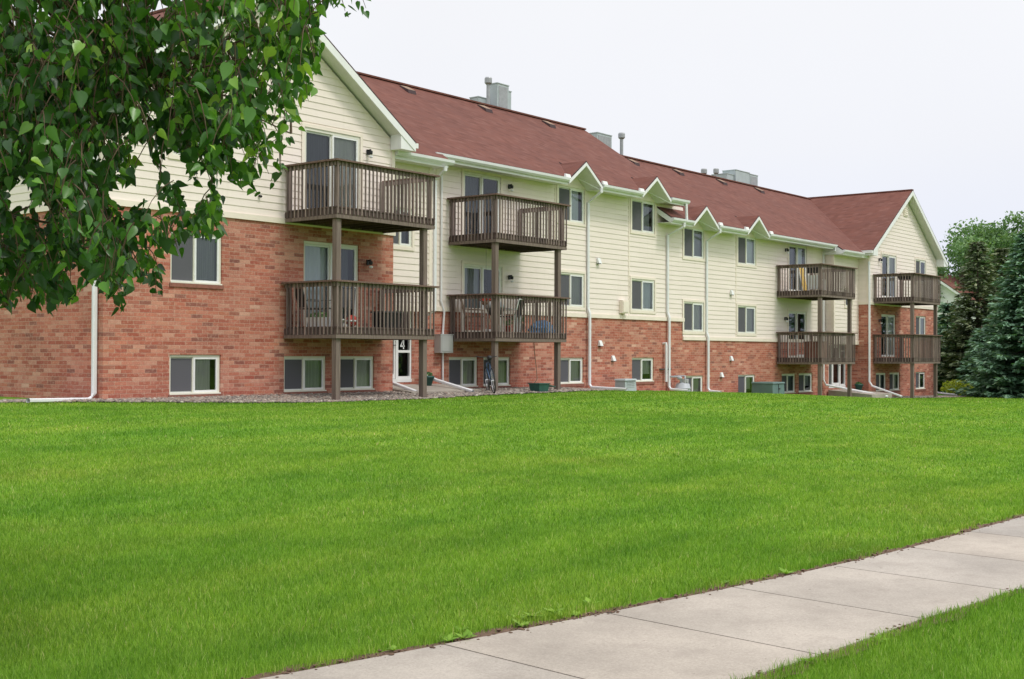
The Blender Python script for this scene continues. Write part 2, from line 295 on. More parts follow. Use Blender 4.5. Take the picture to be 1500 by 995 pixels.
def grid_mesh(name, xs, ys, zf, mat, kind):
    X, Y = np.meshgrid(xs, ys); Z = zf(X, Y); nx, ny = len(xs), len(ys)
    me = bpy.data.meshes.new(name); v = np.stack([X, Y, Z], -1).reshape(-1, 3)
    i = np.arange((ny - 1) * (nx - 1)); r, c = i // (nx - 1), i % (nx - 1); a = r * nx + c
    f = np.stack([a, a + 1, a + nx + 1, a + nx], -1)
    me.from_pydata(v.tolist(), [], f.tolist()); me.materials.append(mat); me.polygons.foreach_set('use_smooth', [True] * len(f)); me.update()
    o = bpy.data.objects.new(name, me); COL.objects.link(o); return tag(o, kind=kind)
xs = np.concatenate([[-900, -300, -100, -40], np.arange(-15, 100.1, .5), [130, 200, 400, 900]]); ys = np.concatenate([[-900, -300, -100, -40], np.arange(-12, 50.1, .5), [80, 150, 400, 900]])
grid_mesh('lawn_ground', xs, ys, lambda X, Y: gz(X, Y) - .012, M['turf'], 'structure')

mb = MB(); joints = [-9.9 + 1.253 * k for k in range(40)]         # concrete slabs with open joints
for a, b in zip(joints, joints[1:]):
    n_ = 4; top = []; bot = []
    for k in range(n_ + 1):
        x = a + .007 + (b - a - .014) * k / n_; u = float(U(x)); sk = .17
        top.append((x, u)); bot.append((x - sk, float(U(x) - WW(x))))
    zz = lambda x: float(np.interp(x, *WALKG)) + .006
    for k in range(n_):
        P = [top[k], top[k + 1], bot[k + 1], bot[k]]
        mb.face([(x, y, zz(x)) for x, y in (bot[k], bot[k + 1], top[k + 1], top[k])])
    ring = top + bot[::-1]
    for p, q in zip(ring, ring[1:] + ring[:1]): mb.face([(p[0], p[1], zz(p[0]) - .10), (q[0], q[1], zz(q[0]) - .10), (q[0], q[1], zz(q[0])), (p[0], p[1], zz(p[0]))])
# weld the slab faces so every slab is one island
o = mb.build('sidewalk', M['concrete']); tag(o, kind='structure')
import bmesh
def weld(o, d=.0005):
    b = bmesh.new(); b.from_mesh(o.data); bmesh.ops.remove_doubles(b, verts=b.verts, dist=d); b.to_mesh(o.data); b.free()
weld(o)
mb = MB()                                                           # bare soil along both edges of the walk and in its joints
xs_ = np.arange(-9, 38, .06); 
for sgn, off in ((1, 0), (-1, -1)):
    pr = None
    for x in xs_:
        u = float(U(x) + off * WW(x)); w = .05 + .09 * abs(math.sin(x * 3.1) * math.sin(x * 1.7 + 1)) + random.uniform(0, .05); z = float(np.interp(x, *WALKG)) - .004
        q = ((x, u - sgn * .02, z), (x, u + sgn * w, z + .004))
        if pr: mb.face([pr[0], q[0], q[1], pr[1]] if sgn > 0 else [pr[1], q[1], q[0], pr[0]])
        pr = q
for a in joints: 
    u = float(U(a)); z = float(np.interp(a, *WALKG)) - .004
    mb.face([(a - .03, u, z), (a + .03, u, z), (a - .14, u - float(WW(a)), z), (a - .20, u - float(WW(a)), z)])
ICO = [(0, 0, 1), (.89, 0, .45), (.28, .85, .45), (-.72, .53, .45), (-.72, -.53, .45), (.28, -.85, .45), (0, 0, -1)]
for k in range(900):                                                # clods and crumbs of soil along the edge
    x = random.uniform(3.2, 16); u = float(U(x)) + random.gauss(.02, .035) if k % 6 else float(U(x) - WW(x)) + random.gauss(-.02, .02); z = float(np.interp(x, *WALKG)) + .006; r = random.uniform(.003, .012) * random.choice((1, 1, 1.6))
    b = len(mb.v); mb.v += [(x + p[0] * r * random.uniform(.7, 1.5), u + p[1] * r * random.uniform(.7, 1.4), z + p[2] * r * .6) for p in ICO]
    for f in ((0, 1, 2), (0, 2, 3), (0, 3, 4), (0, 4, 5), (0, 5, 1), (6, 2, 1), (6, 3, 2), (6, 4, 3), (6, 5, 4), (6, 1, 5)): mb.f.append(tuple(b + i for i in f)); mb.m.append(0)
tag(mb.build('soil_edge', M['soil']), kind='structure')

GX = [14.4, 15.5, 17, 19.3, 22.5, 24.5, 27, 29, 31.5, 33.5]; GY = [22.1, 21.7, 21.15, 20.45, 20.45, 20.85, 21.15, 21.25, 21.6, 22.35]   # front edge of the gravel
def gfront(x): return np.where(np.asarray(x) < 10.5, 99, np.interp(x, [10.5, 12.5] + GX + [34.5, 36, 53, 54.4, 58, 62, 64], [23.5, 22.7] + GY + [22.6, 23.0, 23.0, 21.3, 20.5, 20.6, 21.5]))
mb = MB(); px_ = np.arange(10.5, 64.01, .25); pv = None
for x in px_:
    y0 = float(gfront(x)) + .05 * math.sin(x * 5.3); row = [(x, y, g1(x, y) + (.012 if y > y0 else -.03)) for y in np.linspace(y0, max(24.0, y0 + .2), 7)]
    if pv:
        for k in range(6): mb.face([pv[k], row[k], row[k + 1], pv[k + 1]])
    pv = row
tag(mb.build('gravel_bed', M['gravelbed'], smooth=True), kind='structure')

def np_mesh(name, V, F3, mat, rnd=None, parent=None, smooth=False):
    me = bpy.data.meshes.new(name); V = np.asarray(V, np.float32) - np.array(wloc(parent), np.float32); F3 = np.asarray(F3, np.int32)
    me.vertices.add(len(V)); me.vertices.foreach_set('co', V.ravel()); me.loops.add(F3.size); me.loops.foreach_set('vertex_index', F3.ravel())
    me.polygons.add(len(F3)); me.polygons.foreach_set('loop_start', np.arange(0, F3.size, F3.shape[1], dtype=np.int32))
    if rnd is not None: a = me.attributes.new('rnd', 'FLOAT', 'POINT'); a.data.foreach_set('value', np.asarray(rnd, np.float32))
    me.update(calc_edges=True); me.validate(); me.materials.append(mat)
    if smooth: me.polygons.foreach_set('use_smooth', [True] * len(F3))
    o = bpy.data.objects.new(name, me); COL.objects.link(o)
    if parent is not None: o.parent = parent
    return o
def blades(x, y, hmin, hmax, wid, rnd):
    n = len(x); z = gz(x, y) - .008; h = rng.uniform(hmin, hmax, n); th = rng.uniform(0, 2 * np.pi, n); le = h * rng.uniform(.15, .75, n); ld = rng.uniform(0, 2 * np.pi, n)
    w = wid * rng.uniform(.7, 1.3, n); c, s = np.cos(th) * w / 2, np.sin(th) * w / 2; lx, ly = np.cos(ld) * le, np.sin(ld) * le
    V = np.empty((n, 5, 3)); V[:, 0] = np.stack([x - c, y - s, z], -1); V[:, 1] = np.stack([x + c, y + s, z], -1)
    V[:, 2] = np.stack([x - c * .8 + lx * .35, y - s * .8 + ly * .35, z + h * .6], -1); V[:, 3] = np.stack([x + c * .8 + lx * .35, y + s * .8 + ly * .35, z + h * .6], -1)
    V[:, 4] = np.stack([x + lx, y + ly, z + h], -1)
    b = np.arange(n)[:, None] * 5; F = np.stack([b + [0, 1, 3], b + [0, 3, 2], b + [2, 3, 4]], 1).reshape(-1, 3)
    return V.reshape(-1, 3), F, np.repeat(rnd, 5)
Vs, Fs, Rs, nb = [], [], [], 0
A0 = math.atan2(FW.y, FW.x)
for r0, r1, den, wid, h0, h1 in ((3.2, 7, 9000, .0028, .018, .052), (7, 11, 6400, .0038, .018, .050), (11, 17, 2900, .0060, .018, .048), (17, 27, 900, .011, .018, .042), (27, 42, 260, .022, .02, .042), (42, 72, 90, .04, .018, .04)):
    lo_ = 50 if r1 < 20 else 31; area = (r1 ** 2 - r0 ** 2) / 2 * R(31 + lo_); n = int(area * den); r = np.sqrt(rng.uniform(r0 ** 2, r1 ** 2, n)); a = A0 + rng.uniform(-R(lo_), R(31), n)
    x, y = r * np.cos(a), r * np.sin(a); u = U(x); onwalk = (y < u - .05 * (rng.random(n) < .10) + .02 + .075 * np.abs(np.sin(x * 4.3) * np.sin(x * 1.9 + 1)) + .07 * rng.random(n) ** 2) & (y > u - WW(x) + .01 - .06 * rng.random(n) - .04 * np.abs(np.sin(x * 3.7)))
    far = gfront(x) + .06 * np.sin(x * 5) ; ok = ~onwalk & (y < np.where((x > 10.5) & (x < 64), np.minimum(far, 23.2), 40)) & (y > -12)
    x, y = x[ok], y[ok]; u = u[ok]; edge = np.exp(-((y - u) / .22) ** 2) + np.exp(-((u - WW(x) - y) / .25) ** 2); n = len(x)
    q = rng.random(n); V, F, rr = blades(x, y, h0, h1, wid, q); V = V.reshape(-1, 5, 3); V[:, 2:, 2] += (V[:, 2:, 2] - V[:, :1, 2]) * (edge * .45)[:, None]; V = V.reshape(-1, 3)
    Vs.append(V); Fs.append(F + nb); Rs.append(rr); nb += len(V)
wx = np.concatenate([rng.uniform(5.2, 6.2, 12), rng.uniform(4, 13, 9), rng.uniform(6, 12, 4)]); wy = U(wx) + .04 + .22 * rng.random(len(wx)) ** 2; wy[21:] = (U(wx) - WW(wx))[21:] - .1 * rng.random(4)
for x_, y_ in zip(wx, wy):                                  # broad-leaved weeds at the edge of the walk
    z_ = g1(x_, y_)
    for k in range(rng.integers(6, 12)):
        a = rng.uniform(0, 6.28); L_ = rng.uniform(.03, .085); up = rng.uniform(.15, .8); dx, dy = math.cos(a), math.sin(a); w_ = L_ * rng.uniform(.16, .3)
        P_ = np.array([x_, y_, z_ + .004]); T_ = np.array([dx, dy, up]); T_ /= np.linalg.norm(T_); S_ = np.array([-dy, dx, 0])
        Vs.append(np.array([P_, P_ + T_ * L_ * .5 + S_ * w_, P_ + T_ * L_ * .5 - S_ * w_, P_ + T_ * L_ * .95 + np.array([dx, dy, -.5]) * L_ * .12])); Fs.append(np.array([[0, 1, 2], [1, 3, 2]]) + nb); Rs.append(np.full(4, rng.uniform(.25, .8))); nb += 4
lawn = np_mesh('lawn_grass', np.concatenate(Vs), np.concatenate(Fs), M['grass'], np.concatenate(Rs)); tag(lawn, 'bright green mown grass of the lawn beside the concrete walk', 'grass', kind='stuff')

# gravel stones
ico = bmesh.new(); bmesh.ops.create_icosphere(ico, subdivisions=1, radius=1); IV = np.array([v.co[:] for v in ico.verts]); IF = np.array([[v.index for v in f.verts] for f in ico.faces]); ico.free()
n = 26000; x = np.concatenate([rng.uniform(10.6, 34.5, n), rng.uniform(53, 63.8, 5000)]); y = rng.uniform(20.3, 23.35, len(x)); 
ok = (y > gfront(x) + .05 * np.sin(x * 5.3) - .05 * rng.random(len(x))) & ~((y > 22.40) & (x > 14.8) & (x < 23.3)) & ~((y > 22.4) & (x > 54.25)); x, y = x[ok], y[ok]; n = len(x)
sz = rng.uniform(.018, .045, n) ; sc3 = np.stack([sz * rng.uniform(.8, 1.5, n), sz * rng.uniform(.8, 1.5, n), sz * rng.uniform(.5, .9, n)], -1); th = rng.uniform(0, 6.28, n)
V = IV[None] * sc3[:, None]; c, s = np.cos(th)[:, None], np.sin(th)[:, None]; V = np.stack([V[..., 0] * c - V[..., 1] * s, V[..., 0] * s + V[..., 1] * c, V[..., 2]], -1) + np.stack([x, y, gz(x, y) + .02], -1)[:, None]
F = (IF[None] + (np.arange(n) * len(IV))[:, None, None]).reshape(-1, 3)
tag(np_mesh('gravel', V.reshape(-1, 3), F, M['stone']), 'loose tan and grey gravel along the foot of the brick wall', 'gravel', kind='stuff')

# ------------------------------------------------------------------ the apartment building
B = thing('apartment_building', 'long three storey apartment building of red brick and cream siding under red shingle roofs', 'building', (38, 23.4, -1.3))
W, MY, BK = 22.42, 23.38, 32.2            # wing front, main front, rear wall
WL, WR_, X4, X4R = 14.81, 23.33, 54.25, 62.95
STEP, DZ = 38.3, .69
def cells(us, zs, ops):
    us, zs = sorted(set(us)), sorted(set(zs))
    for a, b in zip(us, us[1:]):
        for c, d in zip(zs, zs[1:]):
            if b - a < 1e-6 or d - c < 1e-6: continue
            if any(o[0] < (a + b) / 2 < o[1] and o[2] < (c + d) / 2 < o[3] for o in ops): continue
            yield a, b, c, d
def P3(axis, plane, u, z, off):
    # axis 'f': wall faces -Y at Y=plane; 'l': faces -X at X=plane; 'r': faces +X; 'b': faces +Y.  off = metres out from the plane
    return {'f': (u, plane - off, z), 'l': (plane - off, u, z), 'r': (plane + off, u, z), 'b': (u, plane + off, z)}[axis]
def quad(mb, axis, plane, a, b, c, d, o0, o1, m=0):
    q = [P3(axis, plane, a, c, o0), P3(axis, plane, b, c, o0), P3(axis, plane, b, d, o1), P3(axis, plane, a, d, o1)]
    mb.face(q if axis in 'fr' else q[::-1], m)
def brickwall(mb, axis, plane, u0, u1, z0, z1, ops=(), depth=.12):
    us = [u0, u1] + [t for o in ops for t in o[:2]]; zs = [z0, z1] + [t for o in ops for t in o[2:4]]
    us = [t for t in us if u0 <= t <= u1]; zs = [t for t in zs if z0 <= t <= z1]
    for a, b, c, d in cells(us, zs, ops): quad(mb, axis, plane, a, b, c, d, 0, 0)
    for a, b, c, d in ops:
        for p, q in (((a, c), (a, d)), ((b, d), (b, c)), ((a, d), (b, d)), ((b, c), (a, c))):
            mb.face([P3(axis, plane, *p, 0), P3(axis, plane, *q, 0), P3(axis, plane, *q, -depth), P3(axis, plane, *p, -depth)])
LAP, LIP = .17, .0145
def lapwall(mb, axis, plane, lim, z0, z1, ops=(), zref=None, depth=.1):
    """lap siding as real overlapping boards; lim(z) gives (u0, u1)"""
    zref = z0 if zref is None else zref; z = z0
    brk = sorted({z0, z1} | {t for o in ops for t in o[2:4] if z0 < t < z1} | {zref + LAP * k for k in range(-5, 60) if z0 < zref + LAP * k < z1})
    offs = lambda z, c: LIP * (1 - (z - c) / LAP)
    for c, d in zip(brk, brk[1:]):
        if d - c < 1e-5: continue
        k = math.floor((c - zref) / LAP + 1e-6); cz = zref + LAP * k
        a0, b0 = lim(c); a1, b1 = lim(d); o0, o1 = offs(c, cz), offs(d, cz)
        live = [o for o in ops if o[2] < (c + d) / 2 < o[3]]; segs = [(a0, a1)]; segs = []; cur = (a0, a1)
        for o in sorted(live): segs.append((cur, (o[0], o[0]))); cur = (o[1], o[1])
        segs.append((cur, (b0, b1)))
        for (p0, p1), (q0, q1) in segs:
            if q0 - p0 < 1e-4: continue
            q = [P3(axis, plane, p0, c, o0), P3(axis, plane, q0, c, o0), P3(axis, plane, q1, d, o1), P3(axis, plane, p1, d, o1)]
            mb.face(q if axis in 'fr' else q[::-1])
            if abs(c - cz) < 1e-5:
                q = [P3(axis, plane, p0, c, 0), P3(axis, plane, q0, c, 0), P3(axis, plane, q0, c, o0), P3(axis, plane, p0, c, o0)]; mb.face(q if axis in 'fr' else q[::-1])
    for a, b, c, d in ops:
        for p, q in (((a, c), (a, d)), ((b, d), (b, c)), ((a, d), (b, d)), ((b, c), (a, c))):
            mb.face([P3(axis, plane, *p, .004), P3(axis, plane, *q, .004), P3(axis, plane, *q, -depth), P3(axis, plane, *p, -depth)])

# every opening: (x0, x1, z0, z1, plane, wall kind, blinds in left / right sash, screen on left)
WIN = []; DOORS = []
def win(x0, x1, z0, z1, pl, kind, l='room', r='blind_green'): WIN.append((x0, x1, z0, z1, pl, kind, l, r))
def sld(x0, x1, z0, z1, pl, kind, l='room', r='blind_grey'): DOORS.append((x0, x1, z0, z1, pl, kind, l, r))
win(16.45, 17.83, 1.49, 2.62, W, 'b', 'blind_dark', 'blind_grey'); win(16.45, 17.83, 4.24, 5.36, W, 's', 'blind_grey', 'blind_blue')
win(16.44, 17.81, -.93, -.06, W, 'b', 'blind_grey', 'blind_green'); win(19.66, 21.01, -.94, -.09, W, 'b', 'blind_grey', 'blind_grey'); win(21.44, 22.66, -.94, -.09, W, 'b', 'blind_dark', 'blind_green')
sld(20.24, 22.10, 3.36, 5.40, W, 's', 'blind_dark', 'blind_green'); sld(20.26, 22.10, .63, 2.68, W, 'b', 'blind_blue', 'blind_dark')
win(26.62, 27.90, -.98, -.12, MY, 'b', 'blind_dark', 'blind_leaf'); win(28.15, 29.42, -.98, -.12, MY, 'b', 'blind_dark', 'blind_leaf')
sld(27.21, 28.90, 3.30, 5.24, MY, 's', 'blind_dark', 'room'); sld(27.21, 28.98, .60, 2.57, MY, 's', 'blind_grey', 'room')
for x0, x1, dz, ls in ((31.8, 33.26, 0, (('blind_dark', 'blind_blue'), ('room', 'blind_leaf'), ('blind_grey', 'blind_green'))), (36.05, 37.56, 0, (('room', 'blind_grey'), ('blind_dark', 'blind_blue'), ('blind_grey', 'blind_green'))),
                       (39.55, 41.03, .67, (('blind_dark', 'blind_grey'), ('blind_dark', 'blind_green'), ('blind_dark', 'blind_leaf'))), (43.66, 45.18, .68, (('blind_grey', 'blind_blue'), ('room', 'blind_leaf'), ('blind_grey', 'blind_leaf')))):
    for (za, zb, k), (l_, r_) in zip(((4.2, 5.33, 's'), (1.48, 2.58, 's'), (-.98, -.14, 'b')), ls): win(x0 if k == 's' else x0 + .08, x1 - .02, za - dz, zb - dz, MY, k, l_, r_)
win(47.51, 48.80, -1.63, -.82, MY, 'b', 'room', 'blind_dark'); win(49.11, 50.45, -1.63, -.82, MY, 'b', 'room', 'blind_grey')
sld(48.12, 49.82, 2.62, 4.63, MY, 's', 'blind_dark', 'blind_white'); sld(48.08, 49.78, -.12, 1.82, MY, 's', 'room', 'room')
win(55.10, 56.31, -1.70, -.85, W, 'b', 'room', 'blind_dark'); win(56.72, 57.99, -1.70, -.85, W, 'b', 'room', 'blind_leaf')
win(60.05, 61.35, -1.70, -.85, W, 'b', 'blind_dark', 'room'); win(60.08, 61.45, .80, 1.90, W, 'b', 'blind_grey', 'blind_leaf'); win(59.98, 61.36, 3.55, 4.66, W, 's', 'blind_dark', 'room')
sld(55.74, 57.48, 2.62, 4.65, W, 's', 'room', 'blind_leaf'); sld(55.74, 57.48, -.12, 1.87, W, 'b', 'room', 'blind_green')
BLK = 22.90
win(23.66, 24.53, 2.82, 3.85, BLK, 's', 'room', 'blind_dark'); win(52.76, 53.52, 2.14, 2.95, BLK, 's', 'room', 'blind_dark')
DOOR = ((23.42, 25.07, -.80, .42), (52.12, 53.93, -1.50, -.42))
DOOR = ((23.42, 25.07, -.80, 1.16), (52.12, 53.93, -1.50, .46))
ops = lambda pl, kind, x0, x1: [w[:4] for w in WIN + DOORS if w[4] == pl and w[5] == kind and x0 <= w[0] and w[1] <= x1]

BT1, BT4, BM1, BM2, TR = 3.02, 2.26, 1.17, .50, .13        # tops of the brick
STX = 39.50                                                # where the brick course steps down
mb = MB()
brickwall(mb, 'f', W, WL, WR_, -1.9, BT1, ops(W, 'b', WL, WR_)); brickwall(mb, 'l', WL, W, BK, -1.9, BT1); brickwall(mb, 'r', WR_, W, MY, -1.9, BT1)
brickwall(mb, 'f', MY, WR_, STX, -2.2, BM1, [o for o in ops(MY, 'b', WR_, STX)] + [DOOR[0]])
brickwall(mb, 'f', MY, STX, X4, -2.6, BM2, ops(MY, 'b', STX, X4) + [DOOR[1]])
mb.face([(STX, MY, BM2), (STX, MY + .1, BM2), (STX, MY + .1, BM1), (STX, MY, BM1)])
brickwall(mb, 'f', W, X4, X4R, -2.9, BT4, ops(W, 'b', X4, X4R)); brickwall(mb, 'l', X4, W, MY, -2.6, BT4); brickwall(mb, 'r', X4R, W, BK, -2.9, BT4)
brickwall(mb, 'b', BK, WL, X4R, -2.9, .5)
mb.build('brick_wall', M['brick'], B)

SL = .667
C1, RZ1 = (WL + WR_) / 2, 8.58; C4, RZ4 = (X4 + X4R) / 2, 8.58 - DZ
def gable(cx, rz, u0, u1):
    def f(z):
        h = max(.02, (rz - .30 - z) / SL); return (max(u0, cx - h), min(u1, cx + h))
    return f
mb = MB(); full = lambda a, b: (lambda z: (a, b))
lapwall(mb, 'f', W, gable(C1, RZ1, WL, WR_), BT1 + TR, RZ1 - .33, ops(W, 's', WL, WR_)); lapwall(mb, 'l', WL, full(W, BK), BT1 + TR, 5.55); lapwall(mb, 'r', WR_, full(W, MY), BT1 + TR, 5.55)
lapwall(mb, 'f', W, gable(C4, RZ4, X4, X4R), BT4 + TR, RZ4 - .33, ops(W, 's', X4, X4R)); lapwall(mb, 'l', X4, full(W, MY), BT4 + TR, 4.86); lapwall(mb, 'r', X4R, full(W, BK), BT4 + TR, 4.86)
EZ1, EZ2 = 5.46, 5.46 - DZ
def wall_ops(x0, x1): return [w[:4] for w in WIN + DOORS if w[4] == MY and w[5] == 's' and x0 <= (w[0] + w[1]) / 2 <= x1]
lapwall(mb, 'f', MY, full(WR_, STX), BM1 + TR, EZ1 - .13, wall_ops(WR_, STX)); lapwall(mb, 'f', MY, full(STX, X4), BM2 + TR, EZ2 - .13, wall_ops(STX, X4), zref=BM2 + TR)
for (a, b, z0, z1) in ((WR_, 25.3, BM1 + .02, 5.06), (51.55, X4, BM2 + .02, 5.06 - DZ)):       # stair bays hung out over the entrances
    lapwall(mb, 'f', BLK, full(a, b), z0, z1, ops(BLK, 's', a, b)); lapwall(mb, 'l', a, full(BLK, MY), z0, z1); lapwall(mb, 'r', b, full(BLK, MY), z0, z1)
    mb.face([(a, BLK, z0), (a, MY, z0), (b, MY, z0), (b, BLK, z0)])
lapwall(mb, 'b', BK, full(WL, X4R), .5, 4.9)
for cx, dz in ((32.42, 0), (36.66, 0), (40.08, DZ), (44.18, DZ)):                           # little gables over the window bays
    lapwall(mb, 'f', MY - .006, (lambda cx, dz: lambda z: (cx - max(.02, (6.05 - dz - z) / .75), cx + max(.02, (6.05 - dz - z) / .75)))(cx, dz), EZ1 - .13 - dz, 5.98 - dz, zref=BM1 + TR if dz == 0 else BM2 + TR)
mb.face([(STEP, MY, 4.6), (STEP, BK, 4.6), (STEP, BK, 5.4), (STEP, 27.3, 8.45), (STEP, MY, 5.8)][::-1])
mb.build('siding_wall', M['siding'], B)

mb = MB()                                                                                  # belt courses, corner boards
def belt(x0, x1, y, z, h=TR, d=.045): mb.box(x0, x1, y - d, y + .02, z, z + h)
belt(WL - .045, WR_ + .045, W, BT1); mb.box(WL - .045, WL + .02, W + .021, BK, BT1, BT1 + TR)
belt(WR_, STX + .08, MY, BM1); belt(STX - .002, X4, MY, BM2); belt(X4 - .045, X4R + .045, W, BT4); mb.box(X4 - .045, X4 + .02, W + .021, MY, BT4, BT4 + TR)
def corner(x, y, z0, z1, s=1, w=.09):
    mb.box(x if s > 0 else x - w, x + w if s > 0 else x, y - .027, y + .01, z0, z1)
    mb.box(x - .027 if s > 0 else x + .0, x if s > 0 else x + .027, y - .027, y + w, z0, z1)
corner(WL, W, BT1 + TR, 5.5); corner(WR_, W, BT1 + TR, 5.5, -1); corner(X4, W, BT4 + TR, 4.8); corner(X4R, W, BT4 + TR, 4.8, -1)
corner(51.55, BLK, BM2 + .02, 5.06 - DZ); corner(25.3, BLK, BM1 + .02, 5.06, -1)
for x in (31.66, 35.90, 26.05): mb.box(x - .03, x + .03, MY - .024, MY, BM1 + TR, EZ1 - .13)      # vertical joint covers beside the window bays
mb.box(43.5, 43.55, MY - .024, MY, BM2 + TR, EZ2 - .13); mb.box(51.36, 51.46, MY - .026, MY, BM2 + TR, EZ2 - .13)
for a, b, z in ((WR_, 25.3, BM1), (51.55, X4, BM2)): mb.box(a - .01, b + .01, BLK - .03, BLK, z - .06, z + .1)
mb.build('trim', M['trim'], B)

# ---- roofs: shingle skin over a white board, so eaves and rakes show white fascia and a dark drip edge
def slope(mb, quadpts, th=.19, over=.022):
    """quadpts: eave-left, eave-right, ridge-right, ridge-left of the shingle top"""
    q = [Vector(p) for p in quadpts]; n = (q[1] - q[0]).cross(q[3] - q[0]).normalized(); n = n if n.z > 0 else -n
    d = lambda t: [p - Vector((0, 0, t)) for p in q]
    mb.hexa(d(.05), q, (1, 0, 1)); c = sum(q, Vector()) / 4
    ins = [c + (p - c) * (1 - over / max((p - c).length, .1)) for p in d(.051)]
    mb.hexa([p - Vector((0, 0, th)) for p in ins], ins, (2, 2, 3))
RM = [M['shingle'], M['drip'], M['soffit'], M['white']]
YR = 27.3; EY = 22.78
def msl(y, dz): return 5.50 - dz + SL * (y - EY)
mb = MB()
for x0, x1, dz in ((C1, 38.78, 0), (37.72, C4, DZ)):
    e, t = msl(EY, dz), msl(YR, dz); be = 2 * YR - EY; NY = EY + 1.03; nm_ = msl(NY, dz)
    cs = [32.42, 36.66] if dz == 0 else [40.08, 44.18]
    pe = [(x0, x0)] + [(c_ - .90, c_ + .90) for c_ in cs] + [(x1, x1)]; pt = [x0] + cs + [x1]          # eave strip with a V cut out for each little gable
    for i_ in range(len(pe) - 1): slope(mb, [(pe[i_][1], EY, e), (pe[i_ + 1][0], EY, e), (pt[i_ + 1], NY, nm_), (pt[i_], NY, nm_)], over=.002)
    slope(mb, [(x0, NY, nm_), (x1, NY, nm_), (x1, YR, t), (x0, YR, t)], over=.002); slope(mb, [(x1, be, e), (x0, be, e), (x0, YR, t), (x1, YR, t)])
    mb.box(x0, x1, YR - .12, YR + .12, t - .03, t + .022, 0)
for x0, x1, dz in ((WR_ - .3, 25.50, 0), (51.42, X4 + .3, DZ)):                              # roof carried down over the stair bays
    slope(mb, [(x0, 22.42, msl(22.42, dz) + .004), (x1, 22.42, msl(22.42, dz) + .004), (x1, 23.6, msl(23.6, dz) + .004), (x0, 23.6, msl(23.6, dz) + .004)])
    mb.box(x0, x1, 22.47, MY, msl(22.42, dz) - .21, msl(22.42, dz) - .195, 2)
    for xe in (x0 + .012, x1 - .012):
        for t_ in (-.008, .008): mb.face([(xe + t_, 22.44, msl(22.42, dz) - .19), (xe + t_, MY + .1, msl(22.42, dz) - .19), (xe + t_, MY + .1, msl(MY + .1, dz) - .06), (xe + t_, 22.44, msl(22.44, dz) - .06)], 3)
mb.build('main_roof', RM, B)
                                                                                            # level soffits and fascia under the main eaves
for x0, x1, dz in ((25.3, 31.5, 0), (33.3, 35.75, 0), (37.55, 38.76, 0), (37.74, 39.17, DZ), (40.98, 43.27, DZ), (45.08, 51.56, DZ)):
    mb = MB(); mb.box(x0, x1, EY + .03, MY - .02, EZ1 - dz - .155, EZ1 - dz - .14, 0); mb.box(x0, x1, EY + .005, EY + .03, EZ1 - dz - .155, EZ1 - dz + .0, 0)
    mb.build('soffit', [M['soffit']], B)
def wing_roof(cx, rz, hw, y0):
    mb = MB(); h = hw * SL; y1 = BK + .4
    slope(mb, [(cx - hw, y1, rz - h), (cx - hw, y0, rz - h), (cx, y0, rz), (cx, y1, rz)]); slope(mb, [(cx + hw, y0, rz - h), (cx + hw, y1, rz - h), (cx, y1, rz), (cx, y0, rz)])
    mb.box(cx - .11, cx + .11, y0, y1, rz - .05, rz + .015, 0)
    for s in (-1, 1):                                                                       # white rake boards and boxed eave returns
        a, b = cx, cx + s * (hw - .02); z0, z1 = rz - .055, rz - (hw - .02) * SL - .055
        mb.hexa([(a, y0 - .012, z0 - .21), (b, y0 - .012, z1 - .21), (b, y0 + .03, z1 - .21), (a, y0 + .03, z0 - .21)], [(a, y0 - .012, z0), (b, y0 - .012, z1), (b, y0 + .03, z1), (a, y0 + .03, z0)], 3)
        e0, e1 = cx + s * (hw - .56), cx + s * (hw - .03); zt = rz - (hw - .03) * SL - .21
        lo, hi = min(e0, e1), max(e0, e1)
        ze = rz - (hw - .56) * SL - .2
        top = [(lo, y0 + .005, ze if s > 0 else zt), (hi, y0 + .005, zt if s > 0 else ze), (hi, W - .02, zt if s > 0 else ze), (lo, W - .02, ze if s > 0 else zt)]
        bz = zt - .05
        mb.hexa([(x, y, bz) for x, y, z in top], [(x, y, max(z, bz + .02)) for x, y, z in top], 3)
        mb.box(lo, hi, W - .018, BK, bz, bz + .015, 2)
        gx = cx + s * hw                                                                   # gutter along the wing's eave
        mb.box(gx - (.0 if s > 0 else .11), gx + (.11 if s > 0 else .0), y0 + .02, BK, rz - h - .15, rz - h - .02, 3)
    return mb.build('wing_roof', RM, B)
wing_roof(C1, RZ1, 4.68, 22.02); wing_roof(C4, RZ4, 4.80, 22.02)
for cx, dz in ((32.42, 0), (36.66, 0), (40.08, DZ), (44.18, DZ)):
    mb = MB(); hw, rs = .93, .67; y0, z0 = EY - .06, EZ1 - .02 - dz; y1 = EY + rs / SL + .12
    for s in (-1, 1):
        q = [(cx + s * hw, y0, z0), (cx + s * hw, y1 + .1, z0), (cx, y1 + .1, z0 + rs), (cx, y0, z0 + rs)]
        if s < 0: q = [q[1], q[0], q[3], q[2]]
        slope(mb, q, .10)
        a, b = cx, cx + s * (hw - .01)
        mb.hexa([(a, y0 - .014, z0 + rs - .16), (b, y0 - .014, z0 - .16), (b, y0 + .02, z0 - .16), (a, y0 + .02, z0 + rs - .16)], [(a, y0 - .014, z0 + rs - .048), (b, y0 - .014, z0 - .048), (b, y0 + .02, z0 - .048), (a, y0 + .02, z0 + rs - .048)], 3)
    mb.build('window_gable_roof', RM, B)

